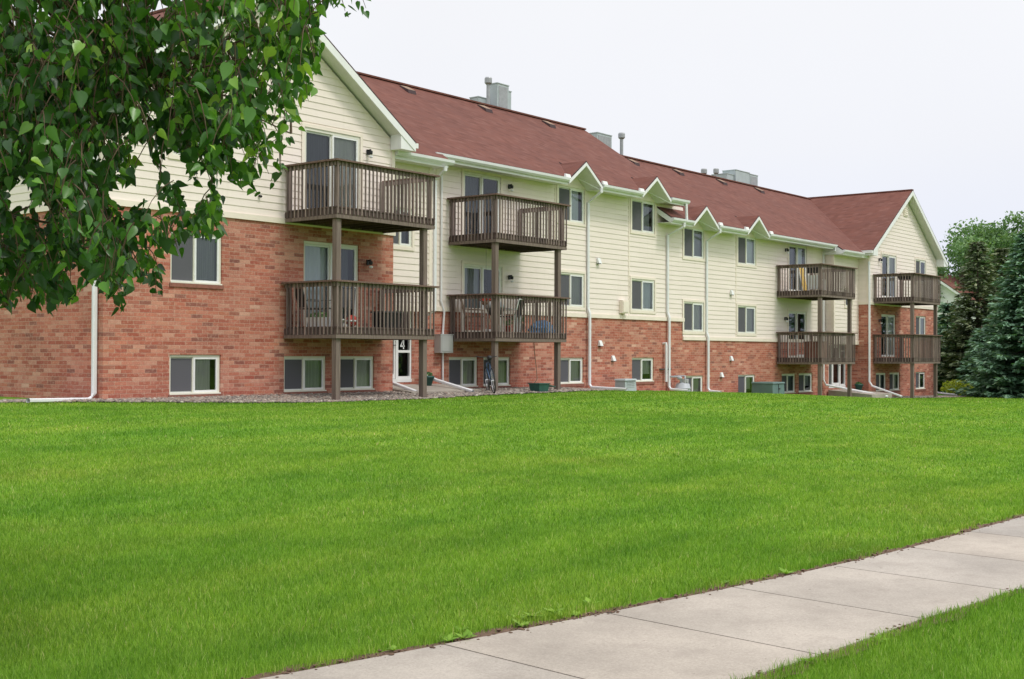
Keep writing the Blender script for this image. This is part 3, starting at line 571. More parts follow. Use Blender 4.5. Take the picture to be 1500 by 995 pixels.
def gutter(x0, x1, y, z):
    mb = MB(); pr = [(0, 0), (-.07, 0), (-.115, .055), (-.125, .125), (-.108, .125), (-.098, .06), (-.065, .012), (0, .012)]
    b = len(mb.v); n = len(pr)
    for x in (x0, x1): mb.v += [(x, y + p, z + q) for p, q in pr]
    for k in range(n): l = (k + 1) % n; mb.f.append((k, l, n + l, n + k)); mb.m.append(0)
    for x in (x0, x1):                                                                       # end caps
        mb.face([(x, y, z), (x, y - .07, z), (x, y - .115, z + .055), (x, y - .125, z + .125), (x, y, z + .125)])
    mb.build('gutter', M['spout'], B)
GZ = EZ1 - .125
for x0, x1, y, z in ((25.25, 31.47, EY, GZ), (33.36, 35.72, EY, GZ), (37.6, 38.80, EY, GZ), (37.70, 39.14, EY, GZ - DZ), (41.02, 43.24, EY, GZ - DZ), (45.12, 51.46, EY, GZ - DZ),
                     (23.36, 25.6, 22.42, msl(22.42, 0) - .15), (51.40, 53.55, 22.42, msl(22.42, DZ) - .15)): gutter(x0, x1, y, z)
for x, y, z in ((31.40, EY - .075, EZ1 + .02), (33.45, EY - .075, EZ1 + .02), (35.66, EY - .075, EZ1 + .02), (41.1, EY - .075, EZ1 + .02 - DZ), (43.16, EY - .075, EZ1 + .02 - DZ), (45.2, EY - .075, EZ1 + .02 - DZ)):
    mb = MB(); mb.hexa([(x - .13, y - .05, z - .03), (x + .13, y - .05, z - .03), (x + .13, y + .05, z - .03), (x - .13, y + .05, z - .03)], [(x - .12, y - .01, z + .09), (x + .12, y - .01, z + .09), (x + .12, y + .04, z + .10), (x - .12, y + .04, z + .10)]); mb.build('splash_guard', M['white'], B)
def spout(path, w=.105, d=.08, name='downspout'):
    mb = MB(); mb.duct(path, w, d); o = mb.build(name, M['spout'], B)
    return o
def zend(x, y): return g1(x, y) + .07
spout([(14.74, 22.62, 5.0), (14.74, 22.62, -.86), (14.62, 22.60, -.98), (13.0, 22.15, zend(13, 22.15))])
for gx, wx, dz, tz, ex, ey in ((33.28, 33.40, 0, BM1, 33.62, 21.95), (38.50, 38.36, DZ, BM1, 38.50, 22.55), (41.10, 41.16, DZ, BM2, 41.22, 22.75)):
    yb = MY - .06; gz_ = GZ - dz; b0 = g1(wx, MY)
    pts = [(gx, EY - .06, gz_), (gx, EY - .06, gz_ - .12), (wx, yb, gz_ - .42), (wx, yb, tz + .32), (wx + .03, yb - .05, tz + .12), (wx + .03, yb - .05, b0 + .2), (wx + .04, yb - .12, b0 + .10), (ex, ey, zend(ex, ey))]
    spout(pts)
spout([(38.62, EY - .06, GZ), (38.66, EY - .06, GZ - DZ + .12)])
spout([(25.28, 22.36, 5.05), (25.28, 22.36, 4.95), (25.40, 22.84, 4.72), (25.40, 22.84, 1.15), (25.42, MY - .06, .95), (25.42, MY - .06, -.55), (25.42, 22.8, -.74), (25.46, 21.5, zend(25.46, 21.5) - .01)])
spout([(23.46, 22.9, 5.0), (23.46, 22.9, -.60), (23.46, 22.72, -.74), (23.62, 21.85, zend(23.6, 21.9) - .02)])
spout([(51.33, EY - .06, GZ - DZ), (51.33, EY - .06, GZ - DZ - .12), (51.44, MY - .06, 4.42), (51.44, MY - .06, -1.12), (51.5, MY - .14, -1.34), (53.55, 21.25, zend(53.5, 21.3))])
spout([(54.15, 22.36, 4.2), (54.15, 22.34, 2.5), (54.15, 22.34, -1.22), (54.17, 22.22, -1.42), (54.34, 20.9, zend(54.3, 20.9))])
spout([(63.03, 22.6, 4.3), (63.03, 22.6, -1.85), (63.15, 22.3, -1.95), (63.6, 21.6, zend(63.6, 21.6))])
spout([(26.22, MY - .05, 5.0), (26.22, MY - .05, 1.45), (26.34, MY - .06, 1.15), (26.28, MY - .06, .5)], .06, .05, 'conduit')
spout([(26.30, MY - .05, 0), (26.30, MY - .05, -1.1)], .05, .05, 'conduit')
spout([(38.16, MY, .36), (38.16, MY - .12, .37), (38.17, MY - .12, .28), (38.17, MY - .12, -1.0)], .09, .08, 'vent_pipe')
spout([(37.9, MY - .03, -.55), (38.5, MY - .13, -.55)], .05, .05, 'gas_pipe').data.materials[0] = M['metaldk']

# ---- windows and doors
def sash(parent, x0, x1, z0, z1, y, blind, screen, fr, mw=.045):
    f = fr; f.box(x0, x1, y - .02, y + .02, z0, z0 + mw); f.box(x0, x1, y - .02, y + .02, z1 - mw, z1); f.box(x0, x0 + mw, y - .02, y + .02, z0 + mw, z1 - mw); f.box(x1 - mw, x1, y - .02, y + .02, z0 + mw, z1 - mw)
    g = MB(); g.face([(x0 + mw, y, z0 + mw), (x1 - mw, y, z0 + mw), (x1 - mw, y, z1 - mw), (x0 + mw, y, z1 - mw)]); g.build('pane', M['glass'], parent)
    if blind != 'room':
        zc = z0 + (z1 - z0) * random.choice((0, 0, 0, 0, 0, 0, .3)); xc = x1 - (x1 - x0) * random.choice((0, 0, 0, 0, .22))
        c = MB(); n = 12; pts = [(x0 + (xc - x0) * k / n, y + .07 + (.012 if k % 2 else 0)) for k in range(n + 1)]
        for p, q in zip(pts, pts[1:]): c.face([(p[0], p[1], zc), (q[0], q[1], zc), (q[0], q[1], z1), (p[0], p[1], z1)])
        c.build('curtain', M[blind], parent)
    if screen:
        s = MB(); s.box(x0 + mw * .6, x1 - mw * .6, y - .032, y - .030, z0 + mw * .6, z1 - mw * .6); s.build('insect_screen', M['screen'], parent)
def opening(name, x0, x1, z0, z1, pl, kind, l, r, door=False):
    y = pl + (.085 if kind == 'b' else .035); f = MB(); fw = .055 if not door else .07; mid = x0 + (x1 - x0) * (.48 if not door else .5)
    o = MB()
    # outer frame, room behind, sill
    f.box(x0 + .003, x1 - .003, y - .045, y + .06, z1 - fw, z1 - .003); f.box(x0 + .003, x1 - .003, y - .045, y + .06, z0 + .003, z0 + fw * .8)
    f.box(x0 + .003, x0 + fw, y - .045, y + .06, z0 + fw * .8, z1 - fw); f.box(x1 - fw, x1 - .003, y - .045, y + .06, z0 + fw * .8, z1 - fw)
    f.box(mid - .02, mid + .02, y - .03, y + .03, z0 + fw * .8, z1 - fw)
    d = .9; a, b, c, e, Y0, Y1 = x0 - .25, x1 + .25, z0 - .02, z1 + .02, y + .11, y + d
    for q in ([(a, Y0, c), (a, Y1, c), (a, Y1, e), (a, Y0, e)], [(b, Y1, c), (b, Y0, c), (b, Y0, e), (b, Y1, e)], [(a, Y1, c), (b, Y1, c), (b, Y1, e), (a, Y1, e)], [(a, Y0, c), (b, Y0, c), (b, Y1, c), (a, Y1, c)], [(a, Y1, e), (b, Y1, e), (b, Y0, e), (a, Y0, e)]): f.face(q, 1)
    if kind == 's':                                                                          # flat casing on the siding
        k = .085
        f.box(x0 - k, x1 + k, pl - .034, pl - .0225, z1, z1 + k, 2); f.box(x0 - k, x1 + k, pl - .034, pl - .0225, z0 - k, z0, 2); f.box(x0 - k, x0, pl - .034, pl - .0225, z0, z1, 2); f.box(x1, x1 + k, pl - .034, pl - .0225, z0, z1, 2)
        for q in ((x0 - k, x1 + k, z1, z1 + k), (x0 - k, x1 + k, z0 - k, z0)): f.box(q[0], q[1], pl - .0225, pl + .0, q[2], q[3], 2)
    elif not door:
        f.box(x0 - .03, x1 + .03, pl - .03, pl - .001, z0 - .085, z0 - .003, 3); f.box(x0, x1, pl - .012, y - .045, z0 + .002, z0 + .03, 0)
    # build the frame last so that sashes add to it
    par = f
    w = MB(); 
    obj = None
    sm_ = []
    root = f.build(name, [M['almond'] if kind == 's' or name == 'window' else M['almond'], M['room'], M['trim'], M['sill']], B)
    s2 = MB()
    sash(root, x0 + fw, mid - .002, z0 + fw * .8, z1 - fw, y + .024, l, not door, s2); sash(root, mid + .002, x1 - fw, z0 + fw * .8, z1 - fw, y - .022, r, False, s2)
    s2.build('sash', M['white'], root); return root
for w_ in WIN: opening('window', *w_)
for d_ in DOORS: opening('sliding_door', *d_, door=True)

def text_strip(mb, ch, x, y, z, h, m=0):
    """block numeral made of bars on a plane facing -Y"""
    if ch == '4':
        t = h * .17; w = h * .72
        mb.box(x + w * .62, x + w * .62 + t, y, y + .006, z, z + h, m); mb.box(x, x + w, y, y + .006, z + h * .24, z + h * .24 + t, m)
        mb.hexa([(x, y, z + h * .40), (x + t * 1.1, y, z + h * .40), (x + t * 1.1, y + .006, z + h * .40), (x, y + .006, z + h * .40)], [(x + w * .60 - t * .2, y, z + h), (x + w * .62, y, z + h), (x + w * .62, y + .006, z + h), (x + w * .60 - t * .2, y + .006, z + h)], m)
for (x0, x1, z0, z1), nside in zip(DOOR, (1, 2)):
    y = MY + .06; f = MB(); tz = z0 + (1.20 if nside == 1 else 1.62); fw = .06
    tz = z0 + .80 if nside == 1 else z0 + 1.62
    f.box(x0 + .004, x1 - .004, y - .05, y + .05, z1 - fw, z1 - .004); f.box(x0 + .004, x0 + fw, y - .05, y + .05, z0, z1 - fw); f.box(x1 - fw, x1 - .004, y - .05, y + .05, z0, z1 - fw); f.box(x0 + .004, x1 - .004, y - .07, y + .05, z0, z0 + .09)
    d = .9; a, b, c, e, Y0, Y1 = x0 - .1, x1 + .1, z0 - .02, z1 + .02, y + .1, y + d
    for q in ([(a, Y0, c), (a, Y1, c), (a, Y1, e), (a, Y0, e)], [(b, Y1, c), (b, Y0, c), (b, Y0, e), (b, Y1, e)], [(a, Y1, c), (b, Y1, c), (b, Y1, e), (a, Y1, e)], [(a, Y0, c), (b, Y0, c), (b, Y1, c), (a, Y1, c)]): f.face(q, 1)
    sides = [(x1 - .52, x1 - fw)] + ([(x0 + fw, x0 + .42)] if nside == 2 else [])
    sl_ = x1 - .52; dl = x0 + .42 if nside == 2 else x0 + fw
    for a, b in ([(sl_ - .10, sl_)] + ([(x0 + .36, x0 + .44)] if nside == 2 else [])): f.box(a, b, y - .055, y + .05, z0 + .09, z1 - fw)
    f.box(sl_, x1 - fw, y - .055, y + .05, tz, tz + .07); f.box(sl_, x1 - fw, y - .05, y + .05, z0 + .09, z0 + .16)
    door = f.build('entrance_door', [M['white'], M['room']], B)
    g = MB()
    for a, b, c, e in [(sl_ + .001, x1 - fw - .001, z0 + .16, z1 - fw), (dl + .10, sl_ - .14, z0 + .2, z1 - fw - .1)] + ([(x0 + fw + .001, x0 + .359, z0 + .16, z1 - fw)] if nside == 2 else []): g.face([(a, y, c), (b, y, c), (b, y, e), (a, y, e)])
    g.build('pane', M['glass'], door)
    p = MB(); xl, xr = dl + .02, sl_ - .105
    for q in ((xl, xr, z0 + .10, z0 + .22), (xl, xr, z1 - fw - .12, z1 - fw - .01), (xl, xl + .10, z0 + .22, z1 - fw - .12), (xr - .05, xr, z0 + .22, z1 - fw - .12)): p.box(q[0], q[1], y - .035, y + .02, q[2], q[3])
    p.build('door_leaf', M['white'], door)
    h = MB(); h.tube([(xr - .03, y - .04, z0 + 1.0), (xr - .03, y - .09, z0 + 1.0), (xr - .14, y - .09, z0 + 1.0)], .012, 6); h.build('door_handle', M['metaldk'], door)
    if nside == 1:
        h = MB(); text_strip(h, '4', sl_ + .12, y - .016, tz + .10, .24); h.build('house_number', M['whiteplastic'], door)

# ---- lamps, vents, boxes on the walls
def lamp(x, z, pl):
    mb = MB(); mb.box(x - .05, x + .05, pl - .045, pl - .02, z - .06, z + .07, 0); mb.lathe((x, pl - .13, z - .06), [(.03, 0), (.045, .02), (.05, .08), (.025, .10)], 10, 0); mb.tube([(x, pl - .03, z + .05), (x, pl - .13, z + .06)], .02, 6, 0)
    o = mb.build('wall_lamp', M['black'], B); g = MB(); g.lathe((x, pl - .13, z - .15), [(.03, 0), (.05, .02), (.05, .06)], 10); g.build('lamp_glass', M['whiteplastic'], o)
for x, z, pl in ((22.37, 5.05, W), (22.39, 2.27, W), (29.30, 5.0, MY), (29.32, 2.27, MY), (47.80, 4.33, MY), (47.75, 1.47, MY), (55.42, 4.35, W), (55.42, 1.55, W)): lamp(x, z, pl)
def hood(x, z, pl):
    mb = MB(); y = pl - (.02 if z > 1.3 else 0)
    mb.hexa([(x - .085, y - .11, z - .09), (x + .085, y - .11, z - .09), (x + .085, y, z - .09), (x - .085, y, z - .09)], [(x - .075, y - .04, z + .09), (x + .075, y - .04, z + .09), (x + .075, y, z + .09), (x - .075, y, z + .09)])
    mb.box(x - .06, x + .06, y - .09, y, z - .11, z - .09, 1); mb.build('dryer_vent', [M['whiteplastic'], M['black']], B)
for x, z in ((34.02, 3.06), (34.15, .34), (34.92, -.16), (43.11, 2.38), (43.12, -.17), (42.36, -.80)): hood(x, z, MY)
mb = MB(); mb.box(26.0, 26.52, MY - .24, MY, 0, .50, 0); mb.box(25.98, 26.54, MY - .25, MY, .50, .525, 0); mb.box(26.04, 26.48, MY - .255, MY - .241, .04, .46, 0); mb.build('utility_box', M['boxgrey'], B)
mb = MB(); mb.box(35.30, 35.66, MY - .16, MY - .02, 1.36, 1.80); mb.box(35.33, 35.63, MY - .18, MY - .161, 1.40, 1.76); mb.tube([(35.5, MY - .05, 1.36), (35.5, MY - .05, 1.2)], .025, 6); mb.build('meter_box', M['trim'], B)
mb = MB(); x, z = C4 + .08, 7.0; mb.box(x - .24, x + .24, W - .05, W - .015, z - .36, z + .30)
for k in range(6): mb.hexa([(x - .19, W - .075, z - .3 + k * .1), (x + .19, W - .075, z - .3 + k * .1), (x + .19, W - .05, z - .3 + k * .1), (x - .19, W - .05, z - .3 + k * .1)], [(x - .19, W - .055, z - .22 + k * .1), (x + .19, W - .055, z - .22 + k * .1), (x + .19, W - .05, z - .22 + k * .1), (x - .19, W - .05, z - .22 + k * .1)])
mb.build('gable_vent', M['trim'], B)
mb = MB(); mb.tube([(C1 - .2, W - .02, 3.6), (C1 - .2, W - .09, 3.58)], .03, 8); mb.build('hose_tap', M['black'], B)

# ---- chimneys, flues and roof vents
def roof_vent(x, dz):
    y = 26.9; z = msl(y, dz); mb = MB(); h = .13
    mb.hexa([(x - .18, y - .22, msl(y - .22, dz) + .004), (x + .18, y - .22, msl(y - .22, dz) + .004), (x + .18, y + .2, msl(y + .2, dz) - .01), (x - .18, y + .2, msl(y + .2, dz) - .01)],
            [(x - .17, y - .19, msl(y - .22, dz) + h), (x + .17, y - .19, msl(y - .22, dz) + h), (x + .17, y + .15, msl(y + .15, dz) + .06), (x - .17, y + .15, msl(y + .15, dz) + .05)], (0, 1, 0)); mb.build('roof_vent', [M['drip'], M['tan']], B)
for x in (28.6, 32.4, 36.0): roof_vent(x, 0)
for x in (41.6, 45.05, 48.75, 52.3): roof_vent(x, DZ)
def stack(boxes, name='chimney'):
    mb = MB()
    for x0, x1, y0, y1, z0, z1, lou in boxes:
        mb.box(x0, x1, y0, y1, z0, z1, 0); mb.box(x0 - .02, x1 + .02, y0 - .02, y1 + .02, z1, z1 + .03, 0)
        if lou:
            mb.box(x0 + .08, x1 - .08, y0 - .012, y0 - .002, z0 + .1, z1 - .08, 1)
            for k in range(5): mb.box(x0 + .1, x1 - .1, y0 - .03, y0 - .0125, z0 + .45 + k * .16, z0 + .50 + k * .16, 0)
    return mb.build(name, [M['greybox'], M['metal']], B)
stack([(33.98, 35.2, 28.5, 28.9, 7.4, 9.12, False), (34.43, 35.08, 28.0, 28.49, 7.4, 9.62, True), (35.082, 35.30, 28.06, 28.48, 7.4, 9.45, False)])
stack([(41.0, 42.03, 28.2, 29.0, 6.6, 8.80, True)])
stack([(51.45, 52.1, 28.1, 28.9, 6.6, 8.36, False), (52.12, 53.48, 28.0, 28.7, 6.6, 8.60, False), (53.50, 54.32, 28.0, 28.7, 6.6, 8.56, True)])
def flue(x, y, z0, z1, r=.1):
    mb = MB(); mb.lathe((x, y, z0), [(r * 1.5, 0), (r, .1), (r, z1 - z0 - .26), (r * 1.2, z1 - z0 - .25), (r * 2.0, z1 - z0 - .2), (r * 2.0, z1 - z0 - .04), (r * 1.7, z1 - z0)], 14); mb.build('flue_pipe', M['metal'], B)
flue(33.80, 27.9, 7.9, 9.70, .066); flue(42.45, 28.0, 7.2, 8.97, .07); flue(49.15, 28.0, 7.2, 8.30, .07); flue(50.25, 28.0, 7.2, 8.44, .065)

# ---- wooden balconies
def balcony(x, y, zt, zb, wall, posts_to=None, lens=3.296, up_post=True):
    """zt top of the rail cap, zb bottom of the rim; posts_to = ground heights of the two posts"""
    L = lens; x1 = x + L; fr = MB(); t = .04; rh = .235
    fr.box(x, x1, y, y + t, zb, zb + rh); fr.box(x, x + t, y + t + .002, wall - .03, zb, zb + rh); fr.box(x1 - t, x1, y + t + .002, wall - .03, zb, zb + rh)
    fr.box(x + .05, x1 - .05, wall - .06, wall - .02 - .003, zb + .01, zb + rh - .03, 1)
    k = x + .45
    while k < x1 - .2: fr.box(k, k + .04, y + t + .003, wall - .065, zb + .02, zb + rh - .02, 1); k += .41
    deck = fr.build('balcony', [M['wooddark'], M['wooddark']], B)  # dark wood paints the shade between the baluster ends
    kb = MB(); kb.box(x - .014, x1 + .014, y - .014, y - .001, zb, zb + .082); kb.box(x - .014, x - .001, y + .001, wall - .03, zb, zb + .082); kb.box(x1 + .001, x1 + .014, y + .001, wall - .03, zb, zb + .082); kb.build('rim_board', M['woodgrey'], deck)
    fl = MB(); yy = y - .02
    while yy < wall - .14: fl.box(x - .015, x1 + .015, yy, yy + .135, zb + rh + .002, zb + rh + .034); yy += .141
    fl.build('floor_boards', M['wooddark'], deck)
    cp = MB(); o = .0985; c0, c1 = zt - .04, zt; wd = .15
    cp.box(x - o, x1 + o, y - o, y - o + wd, c0, c1); cp.box(x - o, x - o + wd, y - o + wd + .002, wall - .03, c0, c1); cp.box(x1 + o - wd, x1 + o, y - o + wd + .002, wall - .03, c0, c1)
    cp.build('rail_cap', M['cap'], deck)
    rl = MB(); q = .002; bw = .030
    for z0, z1 in ((c0 - .095, c0 - .002),):
        rl.box(x + .042, x1 - .042, y, y + .038, z0, z1); rl.box(x, x + .038, y + .04, wall - .035, z0, z1); rl.box(x1 - .038, x1, y + .04, wall - .035, z0, z1)
    rl.build('top_rail', M['wood'], deck)
    bl = MB(); n = int(round(L / .126)); zlo = zb + .085
    def bal(cx, cy, sx, sy):
        j = random.uniform(-.004, .004); l_ = random.uniform(-.008, .008); bx0, bx1, by0, by1 = cx - bw / 2, cx + bw / 2, cy - bw / 2, cy + bw / 2
        bot = [(bx0 + j, by0 + j, zlo + l_ + (.03 if sx else 0)), (bx1 + j, by0 + j, zlo + l_ + (.03 if sx else 0)), (bx1 + j, by1 + j, zlo + l_), (bx0 + j, by1 + j, zlo + l_)]
        bl.hexa(bot, [(bx0, by0, c0 - .003), (bx1, by0, c0 - .003), (bx1, by1, c0 - .003), (bx0, by1, c0 - .003)])
    for k in range(n + 1): bal(x + .02 + (L - .04) * k / n, y - bw / 2 - q, 1, 0)
    m_ = int(round((wall - y - .1) / .126))
    for k in range(1, m_ + 1):
        yy = y + .06 + (wall - y - .14) * (k - .5) / m_
        bal(x - bw / 2 - q, yy, 0, 1); bal(x1 + bw / 2 + q, yy, 0, 1)
    bl.build('balusters', M['wood'], deck)
    for cx in (x + .045, x1 - .135):
        for py_ in ((y + .045, wall - .125) if up_post else (wall - .125,)):
            ps = MB(); ps.box(cx, cx + .09, py_, py_ + .09, zb + rh + .036, c0 - .002); ps.build('rail_post', M['wood'], deck)
    return deck
DK = [(19.636, 20.643, W, 0), (26.568, 21.642, MY, 0), (47.025, 21.407, MY, .734), (54.768, 20.532, W, .734)]
for x, y, wall, dz in DK:
    up = balcony(x, y, 4.3845 - dz, 3.0514 - dz, wall); lo = balcony(x, y, 1.6445 - dz, .3224 - dz, wall, up_post=False)
    for k, cx in enumerate((x + .045, x + 3.296 - .335)):
        g = g1(cx, y); ps = MB(); ps.box(cx, cx + .14, y + .045, y + .185, g - .05, 3.0514 - dz - .003); o = ps.build('support_post', M['woodgrey'], B)

# ------------------------------------------------------------------ entry slabs
for nm, (x0, x1, y0, y1, z, zf) in (('a', (23.36, 26.1, 21.75, 23.30, -.86, -1.0)), ('b', (51.9, 54.2, 21.3, 23.30, -1.58, -1.74))):
    mb = MB(); mb.hexa([(x0, y0, zf - .25), (x1, y0, zf - .25), (x1, y1, z - .25), (x0, y1, z - .25)], [(x0, y0, zf), (x1, y0, zf), (x1, y1, z), (x0, y1, z)])
    tag(mb.build('entry_path', M['concrete']), kind='structure')

# ------------------------------------------------------------------ things standing about
def rot(o, deg): o.rotation_euler.z = R(deg); return o
def leafset(cx, cy, cz, rad, n, size, flat=.6):
    d = rng.normal(size=(n, 3)); d /= np.linalg.norm(d, axis=1)[:, None]; p = np.array([cx, cy, cz]) + d * np.array(rad) * rng.uniform(.35, 1, (n, 1)) ** .6
    return tri_leaves(p, size)
def tri_leaves(p, size, droop=0):
    n = len(p); a = rng.normal(size=(n, 3)); a[:, 2] -= droop; a /= np.linalg.norm(a, axis=1)[:, None]; b = np.cross(a, rng.normal(size=(n, 3))); b /= np.linalg.norm(b, axis=1)[:, None]
    s = (size * rng.uniform(.6, 1.3, n))[:, None]; V = np.stack([p - a * s * .5, p + b * s * .32, p + a * s * .5, p - b * s * .32], 1)
    k = np.arange(n)[:, None] * 4; F = np.concatenate([k + [0, 1, 2], k + [0, 2, 3]]); return V.reshape(-1, 3), F, n
zf_lo = lambda dz: .3224 - dz + .235 + .036
# bicycle beside the balcony post
def bicycle(loc, yaw):
    t = thing('bicycle', 'dark bicycle locked upright against the wooden post under the second balcony', 'bicycle', loc)
    lean = .10
    def X(x, y, z): return (loc[0] + x, loc[1] + y + z * lean, loc[2] + z)
    def wheel(cx, front):
        ty = MB(); ty.tube([X(cx + .33 * math.cos(a), 0, .345 + .33 * math.sin(a)) for a in np.linspace(0, 2 * math.pi, 29)], .018, 6); w = ty.build('wheel', M['rubber'], t, True)
        rm = MB(); rm.tube([X(cx + .305 * math.cos(a), 0, .345 + .305 * math.sin(a)) for a in np.linspace(0, 2 * math.pi, 29)], .010, 5); rm.build('rim', M['steel'], w, True)
        sp = MB()
        for a in np.linspace(0, 2 * math.pi, 19)[:-1]: sp.tube([X(cx, .015 * (-1) ** int(a * 9), .345), X(cx + .30 * math.cos(a), 0, .345 + .30 * math.sin(a))], .0018, 4)
        sp.tube([X(cx, -.05, .345), X(cx, .05, .345)], .02, 8); sp.build('spokes', M['steel'], w)
    wheel(-.53, 0); wheel(.53, 1)
    f = MB(); bb, st, hd, hd2, ra, fa = X(-.08, 0, .30), X(-.22, 0, .80), X(.36, 0, .82), X(.40, 0, .66), X(-.53, 0, .345), X(.53, 0, .345)
    for a, b, r in ((bb, st, .016), (st, hd, .016), (bb, hd2, .018), (hd, hd2, .02)): f.tube([a, b], r, 8)
    for s in (-.05, .05):
        f.tube([X(-.53, s, .345), st], .008, 6); f.tube([X(-.53, s, .345), bb], .009, 6); f.tube([hd2, X(.46, s, .55), X(.53, s, .345)], .011, 6)
    f.build('frame', M['bluemetal'], t, True)
    h = MB(); h.tube([hd, X(.34, 0, .95)], .013, 6); h.tube([X(.28, -.30, 1.0), X(.36, -.15, .97), X(.36, .15, .97), X(.28, .30, 1.0)], .012, 6); h.build('handlebar', M['black'], t, True)
    s = MB(); s.tube([X(-.36, 0, .945), X(-.28, 0, .955), X(-.18, 0, .95), X(-.08, 0, .94)], [.05, .075, .04, .018], 8); s.tube([st, X(-.245, 0, .93)], .013, 6); s.build('saddle', M['black'], t, True)
    c = MB(); c.tube([X(-.08, -.06, .30), X(-.08, .06, .30)], .09, 14); c.tube([X(-.08, .06, .30), X(.0, .07, .15)], .01, 6); c.tube([X(-.08, -.06, .30), X(-.16, -.07, .45)], .01, 6); c.box(loc[0] - .04, loc[0] + .05, loc[1] - .12, loc[1] - .05, loc[2] + .14, loc[2] + .16); c.build('crank', M['metaldk'], t)
    return rot(t, yaw)
bicycle((26.22, 21.50, g1(26.2, 21.5) + .01), 48)
# green tub under the second balcony with its hose
t = thing('planter_tub', 'dark green plastic tub with a rope rising from it under the second balcony', 'tub', (28.25, 21.4, g1(28.25, 21.4)))
x, y, z = t.location; mb = MB(); mb.hexa([(x - .2, y - .15, z), (x + .2, y - .15, z), (x + .2, y + .15, z), (x - .2, y + .15, z)], [(x - .24, y - .19, z + .24), (x + .24, y - .19, z + .24), (x + .24, y + .19, z + .24), (x - .24, y + .19, z + .24)]); mb.box(x - .26, x + .26, y - .21, y + .21, z + .24, z + .265); mb.build('body', M['dkgreen'], t)
mb = MB(); mb.hexa([(x + .1, y - .2, z + .22), (x + .65, y - .1, z + .14), (x + .65, y + .3, z + .14), (x + .1, y + .3, z + .22)], [(x + .1, y - .2, z + .245), (x + .65, y - .1, z + .165), (x + .65, y + .3, z + .165), (x + .1, y + .3, z + .245)]); mb.build('lid', M['dkgreen'], t)
mb = MB(); mb.tube([(x - .1, y + .10, z + .26), (x + .1, y + .15, z + .38), (x + .25, y + .3, z + .7), (x + .22, y + .35, z + 1.2), (x + .24, y + .38, z + 1.47)], .012, 6); mb.build('rope', M['twig'], t)
# flower pot by entrance 4
t = thing('flower_pot', 'small dark green flower pot on the step beside entrance door 4', 'pot', (25.25, 22.95, -.90)); x, y, z = t.location
mb = MB(); mb.lathe((x, y, z), [(.11, 0), (.17, .22), (.19, .22), (.19, .27), (.16, .27), (.15, .22)], 14); mb.build('pot', M['dkgreen'], t, True)
V, F, n = leafset(x, y, z + .3, (.14, .14, .07), 60, .10); np_mesh('plant', V, F, M['decid'], np.repeat(rng.random(n), 4), t)
t = thing('flower_pot', 'dark pot on the step beside the far entrance door, before the end wing', 'pot', (53.95, 22.75, -1.62)); x, y, z = t.location
mb = MB(); mb.lathe((x, y, z), [(.12, 0), (.18, .22), (.20, .22), (.20, .27), (.17, .27), (.16, .22)], 14); mb.build('pot', M['dkgreen'], t, True)
V, F, n = leafset(x, y, z + .3, (.14, .14, .07), 60, .10); np_mesh('plant', V, F, M['decid'], np.repeat(rng.random(n), 4), t)
# cabinets in the lawn strip
def cabinet(name, label, cat, x0, x1, y0, y1, z1, mat, lv=False):
    g = g1((x0 + x1) / 2, y0); t = thing(name, label, cat, ((x0 + x1) / 2, (y0 + y1) / 2, g)); mb = MB(); h = z1 - g; i = .03
    mb.hexa([(x0, y0, g - .1), (x1, y0, g - .1), (x1, y1, g - .1), (x0, y1, g - .1)], [(x0 + i, y0 + i, z1 - .05), (x1 - i, y0 + i, z1 - .05), (x1 - i, y1 - i, z1 - .05), (x0 + i, y1 - i, z1 - .05)]); o = mb.build('housing', mat, t)
    l = MB(); l.hexa([(x0 - .01, y0 - .01, z1 - .052), (x1 + .01, y0 - .01, z1 - .052), (x1 + .01, y1 + .01, z1 - .052), (x0 - .01, y1 + .01, z1 - .052)], [(x0 + .02, y0 + .02, z1), (x1 - .02, y0 + .02, z1), (x1 - .02, y1 - .02, z1), (x0 + .02, y1 - .02, z1)]); l.build('lid', mat, t)
    if lv:
        q = MB()
        for k in range(5): q.box(x0 + .12, x1 - .12, y0 + .012, y0 + .03, g + .12 + k * .06, g + .14 + k * .06)
        q.build('louvre', M['metal'], t)
    else:
        q = MB(); q.box((x0 + x1) / 2 - .008, (x0 + x1) / 2 + .008, y0 + .0, y0 + .03, g + .05, z1 - .08); q.box(x0 + .5, x0 + .6, y0 - .02, y0 + .02, g + .3, g + .36); q.build('latch', M['metaldk'], t)
cabinet('utility_cabinet', 'small pale grey cabinet by the downspout between two basement windows', 'cabinet', 34.22, 34.92, 22.40, 22.84, -.83, M['greybox'], True)
cabinet('transformer_box', 'large grey green transformer box standing in the grass before the brick wall', 'transformer', 43.55, 44.58, 21.80, 22.72, -1.08, M['greenbox'])
# gas meter
t = thing('gas_meter', 'grey domed gas meter with pipes against the brick wall beside a basement window', 'meter', (38.80, 22.95, g1(38.8, 23))); x, y, z = t.location
mb = MB(); mb.lathe((x, y, -1.50), [(.20, 0), (.27, .05), (.28, .20), (.275, .24), (.29, .25), (.29, .28), (.27, .29), (.24, .42), (.14, .47)], 20); mb.build('body', M['meter'], t, True)
mb = MB(); mb.box(x - .12, x + .12, y - .16, y + .05, -1.06, -.90); mb.lathe((x, y - .17, -1.02), [(.06, 0), (.06, .1)], 10); mb.build('dial_box', M['boxgrey'], t)
mb = MB(); mb.tube([(x - .42, MY - .12, -.82), (x - .2, y, -.82), (x - .16, y, -.84), (x - .16, y, -1.08)], .03, 8); mb.tube([(x + .16, y, -1.08), (x + .16, y, -.80), (x + .16, MY, -.80)], .03, 8); mb.lathe((x - .22, y, -.93), [(.03, 0), (.09, .03), (.09, .10), (.03, .13)], 12); mb.build('pipes', M['meter'], t, True)

